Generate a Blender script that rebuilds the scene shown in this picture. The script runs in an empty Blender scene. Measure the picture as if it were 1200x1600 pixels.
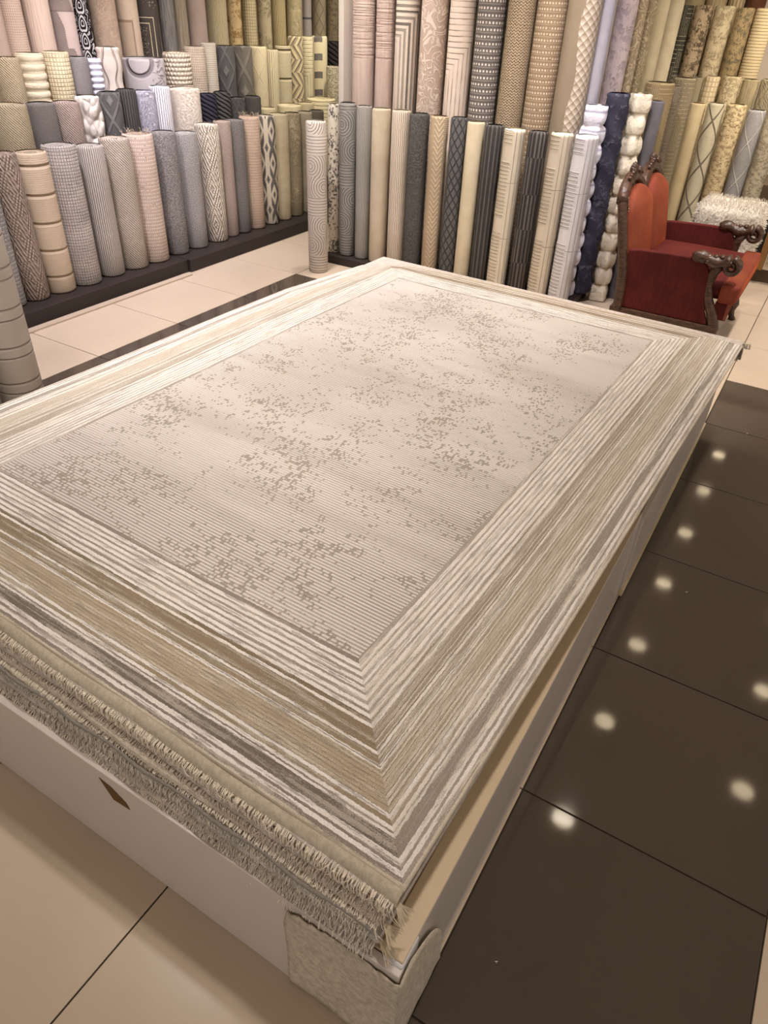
import bpy, bmesh, math, random
from mathutils import Vector, Matrix

# ---------------------------------------------------------------- camera, world, lamps, exposure
scene = bpy.context.scene
COL = scene.collection
CAM = (-1.1327, 0.4146, 1.6715)
cam_d = bpy.data.cameras.new('camera')
cam_d.sensor_fit = 'HORIZONTAL'
cam_d.sensor_width = 36.0
cam_d.lens = 1102.6 / 1200 * 36.0
cam_d.clip_start = 0.02
cam = bpy.data.objects.new('camera', cam_d)
cam.location = CAM
cam.rotation_euler = (0.9373, -0.0379, -1.0253)
COL.objects.link(cam)
scene.camera = cam

world = bpy.data.worlds.new('world')
scene.world = world
world.use_nodes = True
world.node_tree.nodes['Background'].inputs[0].default_value = (1.0, 0.91, 0.84, 1)
world.node_tree.nodes['Background'].inputs[1].default_value = 0.40

vs = scene.view_settings
vs.view_transform = 'Standard'
vs.look = 'None'
vs.exposure = 0.85
vs.gamma = 1.0
vs.use_curve_mapping = False

CEIL = 2.9
AMBER = (1.0, 0.91, 0.78)
WARM = (1.0, 0.91, 0.84)
NEUT = (1.0, 0.93, 0.88)
COOL = (0.97, 0.91, 1.0)
# recessed ceiling lamps: x, y, colour, power
LAMPS = []
for k in range(7):
    LAMPS.append((1.90 + 0.97 * k, 0.6, WARM, 30))
LAMPS.append((-0.04, 0.6, WARM, 30))  # added out of view to brighten the near corner
for k in range(4):
    LAMPS.append((2.82 + 1.08 * k, -0.44, WARM, 22))
for k in range(4):
    LAMPS.append((0.15 + 1.0 * k, 2.05, NEUT, (38, 40, 42, 46)[k]))  # unseen row, added to light the rug
for k in range(6):
    LAMPS.append((-0.6 + 0.97 * k, 3.35, COOL if k in (1, 2, 3) else NEUT, (12, 36, 56, 56, 40, 34)[k]))
# unseen tilted spots added to brighten the displays: position x, y, target, colour, power
AIMED_FILL = [(-.3, 2.7, (.6, 3.4, .6), NEUT, 34), (1.2, 3.75, (1.9, 4.7, .95), COOL, 84), (2.2, 3.75, (2.7, 4.8, 1.1), COOL, 96), (3.2, 3.8, (3.6, 4.8, 1.0), NEUT, 70), (4.3, 3.95, (4.7, 4.9, 1.1), AMBER, 78), (5.3, 3.95, (5.6, 5.0, 1.2), AMBER, 40),
         (2.3, 3.2, (3.6, 3.2, 1.1), NEUT, 56), (2.3, 2.5, (3.6, 2.5, 1.0), NEUT, 48), (2.5, 1.5, (3.66, 1.78, 1.15), COOL, 66), (3.84, .6, (4.6, 1.6, 1.1), AMBER, 34),
         (3.84, .6, (5.6, 1.4, 1.2), AMBER, 66), (4.81, .6, (5.6, 1.2, 1.0), AMBER, 60), (2.87, .6, (3.7, 1.2, .5), WARM, 34)]

# ---------------------------------------------------------------- helpers
rnd = random.Random(7)

def lin(h):
    if not isinstance(h, str):
        return tuple(h)[:3] + (1.0,)
    c = [int(h[i:i + 2], 16) / 255 for i in (0, 2, 4)]
    return tuple((x / 12.92 if x <= .04045 else ((x + .055) / 1.055) ** 2.4) for x in c) + (1.0,)

def tag(o, label=None, cat=None, group=None, kind=None):
    if label: o['label'] = label
    if cat: o['category'] = cat
    if group: o['group'] = group
    if kind: o['kind'] = kind
    return o

def link(o, parent=None):
    COL.objects.link(o)
    if parent is not None:
        o.parent = parent
    return o

def empty(name, loc):
    o = bpy.data.objects.new(name, None)
    o.empty_display_size = .1
    o.location = loc
    return link(o)

def mesh(name, verts, faces, mat=None, parent=None, smooth=False, uv=None, loc=None):
    me = bpy.data.meshes.new(name)
    me.from_pydata(verts, [], faces)
    if smooth:
        me.polygons.foreach_set('use_smooth', [True] * len(me.polygons))
    if uv is not None:
        lay = me.uv_layers.new(name='UVMap')
        flat = []
        for p in me.polygons:
            for li, vi in zip(p.loop_indices, p.vertices):
                flat += list(uv[vi])
        lay.data.foreach_set('uv', flat)
    me.update()
    if mat: me.materials.append(mat)
    o = bpy.data.objects.new(name, me)
    if loc is not None: o.location = loc
    return link(o, parent)

class MB:
    """collects solids for ONE mesh object"""
    def __init__(s): s.v = []; s.f = []
    def add(s, v, f):
        n = len(s.v); s.v += [tuple(q) for q in v]; s.f += [tuple(i + n for i in q) for q in f]; return s
    def box(s, a, b, bev=0.0):
        x0, y0, z0 = a; x1, y1, z1 = b
        if bev <= 0:
            v = [(x, y, z) for z in (z0, z1) for y in (y0, y1) for x in (x0, x1)]
            return s.add(v, [(0, 2, 3, 1), (4, 5, 7, 6), (0, 1, 5, 4), (2, 6, 7, 3), (0, 4, 6, 2), (1, 3, 7, 5)])
        bm = bmesh.new()
        bmesh.ops.create_cube(bm, size=1)
        for q in bm.verts:
            q.co = Vector(((x0 + x1) / 2 + q.co.x * (x1 - x0), (y0 + y1) / 2 + q.co.y * (y1 - y0), (z0 + z1) / 2 + q.co.z * (z1 - z0)))
        bmesh.ops.bevel(bm, geom=list(bm.edges), offset=bev, segments=2, profile=.5, affect='EDGES')
        bm.verts.index_update()
        s.add([q.co for q in bm.verts], [[q.index for q in f.verts] for f in bm.faces])
        bm.free(); return s
    def tube(s, path, rad, n=10, flat=1.0, up=Vector((1, 0, 0)), cap=True):
        """tube along path; cross-section is scaled by flat along 'up'"""
        pts = [Vector(q) for q in path]; m = len(pts); rings = []
        for i, q in enumerate(pts):
            t = (pts[min(i + 1, m - 1)] - pts[max(i - 1, 0)]).normalized()
            a = up - t * up.dot(t)
            if a.length < 1e-4: a = t.orthogonal()
            a.normalize(); b = t.cross(a)
            r = rad[i] if isinstance(rad, (list, tuple)) else rad
            rings.append([q + a * (r * flat * math.cos(2 * math.pi * k / n)) + b * (r * math.sin(2 * math.pi * k / n)) for k in range(n)])
        v = [q for r_ in rings for q in r_]; f = []
        for i in range(m - 1):
            for k in range(n):
                f.append((i * n + k, i * n + (k + 1) % n, (i + 1) * n + (k + 1) % n, (i + 1) * n + k))
        if cap:
            f.append(tuple(reversed(range(n)))); f.append(tuple((m - 1) * n + k for k in range(n)))
        return s.add(v, f)
    def ball(s, c, r, n=10, m=6):
        rx, ry, rz = (r, r, r) if not isinstance(r, (tuple, list)) else r
        v = [(c[0], c[1], c[2] - rz)]; f = []
        for i in range(1, m):
            a = -math.pi / 2 + math.pi * i / m
            for k in range(n):
                b = 2 * math.pi * k / n
                v.append((c[0] + rx * math.cos(a) * math.cos(b), c[1] + ry * math.cos(a) * math.sin(b), c[2] + rz * math.sin(a)))
        v.append((c[0], c[1], c[2] + rz)); e = len(v) - 1
        for k in range(n):
            f.append((0, 1 + (k + 1) % n, 1 + k)); f.append((e, e - n + k, e - n + (k + 1) % n))
        for i in range(m - 2):
            for k in range(n):
                f.append((1 + i * n + k, 1 + i * n + (k + 1) % n, 1 + (i + 1) * n + (k + 1) % n, 1 + (i + 1) * n + k))
        return s.add(v, f)
    def prism(s, poly, axis, a, b):
        """extrude a closed polygon of 2D points along axis from a to b"""
        def P(q, t):
            return {'x': (t, q[0], q[1]), 'y': (q[0], t, q[1]), 'z': (q[0], q[1], t)}[axis]
        n = len(poly)
        v = [P(q, a) for q in poly] + [P(q, b) for q in poly]
        f = [tuple(range(n)), tuple(reversed(range(n, 2 * n)))] + [(i, i + n, (i + 1) % n + n, (i + 1) % n) for i in range(n)]
        return s.add(v, f)
    def build(s, name, mat=None, parent=None, smooth=False, off=None, fix=True, bevel=0):
        v = s.v if off is None else [(q[0] - off[0], q[1] - off[1], q[2] - off[2]) for q in s.v]
        o = mesh(name, v, s.f, mat, parent, smooth)
        if fix:
            bm = bmesh.new(); bm.from_mesh(o.data); bmesh.ops.recalc_face_normals(bm, faces=bm.faces); bm.to_mesh(o.data); bm.free()
        if bevel:
            md = o.modifiers.new('bevel', 'BEVEL'); md.width = bevel; md.segments = 2; md.limit_method = 'ANGLE'
        return o

# ---------------------------------------------------------------- shader expressions
class E:
    """a float socket with arithmetic"""
    def __init__(s, nt, k): s.nt = nt; s.k = k
    def m(s, op, *a, clamp=False):
        n = s.nt.nodes.new('ShaderNodeMath'); n.operation = op; n.use_clamp = clamp
        for i, q in enumerate((s,) + a):
            if isinstance(q, E): s.nt.links.new(q.k, n.inputs[i])
            else: n.inputs[i].default_value = q
        return E(s.nt, n.outputs[0])
    def c(s, v):
        n = s.nt.nodes.new('ShaderNodeValue'); n.outputs[0].default_value = v; return E(s.nt, n.outputs[0])
    def __add__(s, o): return s.m('ADD', o)
    __radd__ = __add__
    def __sub__(s, o): return s.m('SUBTRACT', o)
    def __rsub__(s, o): return s.c(o).m('SUBTRACT', s)
    def __mul__(s, o): return s.m('MULTIPLY', o)
    __rmul__ = __mul__
    def __truediv__(s, o): return s.m('DIVIDE', o)
    def gt(s, o): return s.m('GREATER_THAN', o)
    def lt(s, o): return s.m('LESS_THAN', o)
    def fl(s): return s.m('FLOOR')
    def fr(s): return s.m('FRACT')
    def ab(s): return s.m('ABSOLUTE')
    def sin(s): return s.m('SINE')
    def sq(s): return s.m('SQRT')
    def pw(s, o): return s.m('POWER', o)
    def mn(s, o): return s.m('MINIMUM', o)
    def mx(s, o): return s.m('MAXIMUM', o)
    def tri(s): return ((s.fr()) - .5).ab() * 2.0          # 1 on whole numbers, 0 half way
    def ss(s, a, b):
        n = s.nt.nodes.new('ShaderNodeMapRange'); n.interpolation_type = 'SMOOTHSTEP'
        s.nt.links.new(s.k, n.inputs[0])
        if a <= b:
            n.inputs[1].default_value = a; n.inputs[2].default_value = b
        else:
            n.inputs[1].default_value = b; n.inputs[2].default_value = a; n.inputs[3].default_value = 1; n.inputs[4].default_value = 0
        return E(s.nt, n.outputs[0])
    def mix(s, a, b):                                       # s = 0 -> a, 1 -> b
        if not isinstance(a, E): a = s.c(a)
        return a + (b - a) * s if isinstance(b, E) else a + (s.c(b) - a) * s

class Mat:
    def __init__(s, name, rough=.9, spec=.2):
        s.m = bpy.data.materials.new(name); s.m.use_nodes = True
        s.nt = s.m.node_tree; s.b = s.nt.nodes['Principled BSDF']
        s.b.inputs['Roughness'].default_value = rough
        s.b.inputs['Specular IOR Level'].default_value = spec
    def val(s, v):
        n = s.nt.nodes.new('ShaderNodeValue'); n.outputs[0].default_value = v; return E(s.nt, n.outputs[0])
    def coord(s, kind='UV'):
        t = s.nt.nodes.new('ShaderNodeTexCoord'); x = s.nt.nodes.new('ShaderNodeSeparateXYZ')
        s.nt.links.new(t.outputs[kind], x.inputs[0])
        return tuple(E(s.nt, x.outputs[i]) for i in range(3))
    def vec(s, *a):
        n = s.nt.nodes.new('ShaderNodeCombineXYZ')
        for i, q in enumerate(a):
            if isinstance(q, E): s.nt.links.new(q.k, n.inputs[i])
            else: n.inputs[i].default_value = q
        return n.outputs[0]
    def noise(s, v, scale, detail=2.0, rough=.5, dist=0.0):
        n = s.nt.nodes.new('ShaderNodeTexNoise'); s.nt.links.new(v, n.inputs['Vector'])
        n.inputs['Scale'].default_value = scale; n.inputs['Detail'].default_value = detail
        n.inputs['Roughness'].default_value = rough; n.inputs['Distortion'].default_value = dist
        return E(s.nt, n.outputs[0])
    def white(s, *a):
        n = s.nt.nodes.new('ShaderNodeTexWhiteNoise'); n.noise_dimensions = '3D'
        s.nt.links.new(s.vec(*a), n.inputs['Vector']); return E(s.nt, n.outputs['Value'])
    def voro(s, v, scale, feat='F1'):
        n = s.nt.nodes.new('ShaderNodeTexVoronoi'); n.feature = feat; s.nt.links.new(v, n.inputs['Vector'])
        n.inputs['Scale'].default_value = scale; return E(s.nt, n.outputs['Distance'])
    def mixc(s, f, a, b):
        n = s.nt.nodes.new('ShaderNodeMix'); n.data_type = 'RGBA'
        if isinstance(f, E): s.nt.links.new(f.k, n.inputs[0])
        else: n.inputs[0].default_value = f
        for q, i in ((a, 6), (b, 7)):
            if isinstance(q, bpy.types.NodeSocket): s.nt.links.new(q, n.inputs[i])
            else: n.inputs[i].default_value = lin(q)
        return n.outputs[2]
    def shade(s, col, f):
        """multiply a colour by a float"""
        if not isinstance(f, E): f = s.val(f)
        n = s.nt.nodes.new('ShaderNodeMix'); n.data_type = 'RGBA'; n.blend_type = 'MULTIPLY'; n.inputs[0].default_value = 1
        if isinstance(col, bpy.types.NodeSocket): s.nt.links.new(col, n.inputs[6])
        else: n.inputs[6].default_value = lin(col)
        x = s.nt.nodes.new('ShaderNodeCombineColor')
        for i in range(3): s.nt.links.new(f.k, x.inputs[i])
        s.nt.links.new(x.outputs[0], n.inputs[7]); return n.outputs[2]
    def base(s, col):
        if isinstance(col, bpy.types.NodeSocket): s.nt.links.new(col, s.b.inputs['Base Color'])
        else: s.b.inputs['Base Color'].default_value = lin(col)
        return s
    def bump(s, h, dist=.006, strength=1.0):
        n = s.nt.nodes.new('ShaderNodeBump'); n.inputs['Distance'].default_value = dist; n.inputs['Strength'].default_value = strength
        s.nt.links.new(h.k, n.inputs['Height']); s.nt.links.new(n.outputs[0], s.b.inputs['Normal']); return s
    def rough(s, e):
        s.nt.links.new(e.k, s.b.inputs['Roughness']); return s

def simple(name, col, rough=.6, spec=.4, var=.12, scale=40, bump=0.0, metal=0.0, space='Object'):
    M = Mat(name, rough, spec)
    x, y, z = M.coord(space)
    n = M.noise(M.vec(x, y, z), scale, 3)
    M.base(M.shade(col, 1.0 + (n - .5) * (2 * var)))
    if bump: M.bump(n, bump)
    M.b.inputs['Metallic'].default_value = metal
    return M.m
# ---------------------------------------------------------------- the setting
def tile_mat(name, col, rough, var, spec, rv=.7):
    M = Mat(name, rough, spec)
    x, y, z = M.coord('Object')
    g = M.nt.nodes.new('ShaderNodeObjectInfo')
    r = E(M.nt, g.outputs['Random'])
    n = M.noise(M.vec(x, y, r * 40.0), 3.2, 5, .62)
    n2 = M.noise(M.vec(x, y, r * 9.0), 26, 4, .6)
    M.base(M.shade(col, 1.0 + (n - .5) * var + (n2 - .5) * (var * .5) + (r - .5) * (var * .25)))
    M.rough((rough + (n2 - .5) * (rough * rv) + (n - .5) * (rough * rv)).mx(.02))
    return M.m

M_LIGHT = tile_mat('light_tile', 'c3b19c', .26, .10, .45, .15)
M_DARK = tile_mat('dark_tile', '4b4138', .06, .22, .5)
M_GROUT = simple('grout', '3f352b', .9, .1)
fl = MB().box((-4, -3.6, -.05), (8.4, 5.5, -.004)).build('floor', M_GROUT)
tag(fl, kind='structure')
T = .6; GAP = .0021
def tile_mesh(nm, m):
    o = MB().box((GAP, GAP, -.012), (T - GAP, T - GAP, 0), .0012)
    me = bpy.data.meshes.new(nm); me.from_pydata(o.v, [], o.f); me.materials.append(m); me.update(); return me
me_l, me_d = tile_mesh('tile_light', M_LIGHT), tile_mesh('tile_dark', M_DARK)
for i in range(-5, 11):
    for j in range(-4, 9):
        x, y = i * T, j * T
        dark = i < 5 and (j == 0 or j == 5)
        o = bpy.data.objects.new('tile', me_d if dark else me_l)
        o.location = (x, y, 0); link(o, fl)

M_WALL = simple('wall_paint', 'c9bba6', .9, .1, .05, 6)
M_CEIL = simple('ceiling_paint', 'd6cdbf', .95, .05, .04, 5)
M_WHITE = simple('white_laminate', 'd8cfc6', .4, .4, .03, 8)
tag(MB().box((-4, 5.5, -.05), (8.4, 5.6, CEIL)).build('wall_left', M_WALL), kind='structure')
tag(MB().box((8.4, -3.6, -.05), (8.5, 5.6, CEIL)).build('wall_back', M_WALL), kind='structure')
tag(MB().box((-4, -3.6, CEIL), (8.5, 5.6, CEIL + .08)).build('ceiling', M_CEIL), kind='structure')

# recessed lamps
M_RING = simple('lamp_ring', 'd9d4cc', .4, .5, .02)
def lamp_lens(name, c, st):
    m = bpy.data.materials.new(name); m.use_nodes = True; nt = m.node_tree
    nt.nodes.remove(nt.nodes['Principled BSDF'])
    e = nt.nodes.new('ShaderNodeEmission'); e.inputs[0].default_value = c + (1,); e.inputs[1].default_value = st
    nt.links.new(e.outputs[0], nt.nodes['Material Output'].inputs[0]); return m
LENS = {WARM: lamp_lens('lens_warm', (1, .80, .52), 6), NEUT: lamp_lens('lens_neutral', (1, .88, .70), 5), AMBER: lamp_lens('lens_amber', (1, .8, .5), 5), COOL: lamp_lens('lens_cool', (.88, .92, 1), 7)}
ring_me = None
for (x, y, c, pw, aim) in [q + (None,) for q in LAMPS] + [(q[0], q[1], q[3], q[4], q[2]) for q in AIMED_FILL]:
    twin = aim is not None and any(abs(x - q[0]) < .05 and abs(y - q[1]) < .05 for q in LAMPS)   # added fill spot placed at a row lamp, no fitting of its own
    if ring_me is None:
        b = MB(); n = 28; pr = [(.072, 0), (.078, -.012), (.095, -.010), (.098, 0)]
        v = [(r * math.cos(2 * math.pi * k / n), r * math.sin(2 * math.pi * k / n), z) for r, z in pr for k in range(n)]
        f = [(i * n + k, i * n + (k + 1) % n, (i + 1) * n + (k + 1) % n, (i + 1) * n + k) for i in range(3) for k in range(n)]
        o = mesh('room_or_added_lamp', v, f, M_RING, None, True); ring_me = o.data
        lens_me = {}
        for cc in LENS:
            me = bpy.data.meshes.new('lens'); me.from_pydata([(.073 * math.cos(2 * math.pi * k / n), .073 * math.sin(2 * math.pi * k / n), -.004) for k in range(n)], [], [tuple(reversed(range(n)))])
            me.materials.append(LENS[cc]); lens_me[cc] = me
    elif not twin:
        o = link(bpy.data.objects.new('room_or_added_lamp', ring_me))
    if not twin:
      o.location = (x, y, CEIL)
      tag(o, 'round white recessed lamp in the ceiling above the carpets', 'ceiling lamp', 'recessed ceiling lamps')
      link(bpy.data.objects.new('lens', lens_me[c]), o)  # added fill spots get this fitting too, unless at a row lamp
    L = bpy.data.lights.new('room_or_added_spot', 'SPOT'); L.color = c; L.energy = pw * (1.9 if aim is None else 1.5); L.spot_size = math.radians(70 if aim is None else 64); L.spot_blend = 1.0; L.shadow_soft_size = .07
    lo = bpy.data.objects.new('room_or_added_spot', L); lo.location = (x, y, CEIL - .03); link(lo)
    if aim is not None: lo.rotation_euler = (Vector(aim) - Vector(lo.location)).to_track_quat('-Z', 'Y').to_euler()

# stepped base of the left display, island and far display
M_PL = simple('plinth_dark_wood', '2b221e', .55, .4, .15, 30)
def struct_thing(name, boxes, mat, label, cat, bev=.004):
    b = MB()
    for a, c in boxes: b.box(a, c, bev)
    return tag(b.build(name, mat), label, cat)
def stand(name, mat, label, a, c, cat='plinth'):
    o0 = ((a[0] + c[0]) / 2, (a[1] + c[1]) / 2, a[2])
    o = MB().box(a, c, .004).build(name, mat, None, off=o0); o.location = o0
    return tag(o, label, cat)
stand('display_plinth', M_PL, 'low dark plinth board under the left end of the front carpet row', (1.0, 4.225, 0), (2.555, 4.53, .089))
stand('display_plinth', M_PL, 'low dark plinth board under the right part of the front carpet row', (2.56, 4.205, 0), (6.2, 4.53, .089))
stand('display_step', M_PL, 'dark step under the second carpet row of the left display', (1.0, 4.535, 0), (6.2, 4.785, .279))
stand('display_step', M_PL, 'dark step under the third and tall rows of the left display', (1.0, 4.79, 0), (6.2, 5.30, .479))
stand('back_board', M_WALL, 'plain board behind the tall carpet rolls of the left display', (1.0, 5.305, 0), (6.4, 5.36, 2.6), 'board')
M_STRIP = simple('floor_strip', 'b9a793', .35, .5, .05)
tag(MB().box((1.0, 4.155, 0), (2.52, 4.205, .012), .002).build('trim_1', M_STRIP), kind='structure')
stand('island_core', M_WHITE, 'white block partition behind the middle group of tall carpet rolls', (3.87, 1.985, 0), (5.55, 3.60, 2.55), 'partition')
stand('end_panel', M_WHITE, 'narrow white upright panel at the left end of the island', (3.63, 3.615, 0), (3.868, 3.655, 2.55), 'partition')
stand('island_plinth', M_PL, 'low dark plinth under the front row of the island', (3.36, 1.70, 0), (3.865, 3.61, .059))
stand('island_plinth', M_PL, 'low dark plinth under the tall rolls behind the settee', (3.87, 1.76, 0), (5.55, 1.98, .059))
stand('island_plinth', M_PL, 'low dark board under the three maze rolls behind the settee', (4.10, 1.44, 0), (5.0, 1.75, .049))
M_BROWN = simple('plinth_brown', '5a4a38', .6, .3, .15, 20)
stand('far_step', M_BROWN, 'lowest brown step of the far display', (5.02, -1.2, 0), (5.47, 1.7, .099))
stand('far_step', M_BROWN, 'middle brown step of the far display', (5.475, -1.2, 0), (5.73, 1.75, .299))
stand('far_step', M_BROWN, 'highest brown step of the far display', (5.735, -1.2, 0), (6.22, 2.1, .549))
stand('back_board', M_WALL, 'board behind the rolls of the far display', (6.23, -1.2, 0), (6.29, 2.6, 2.0), 'board')
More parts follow.
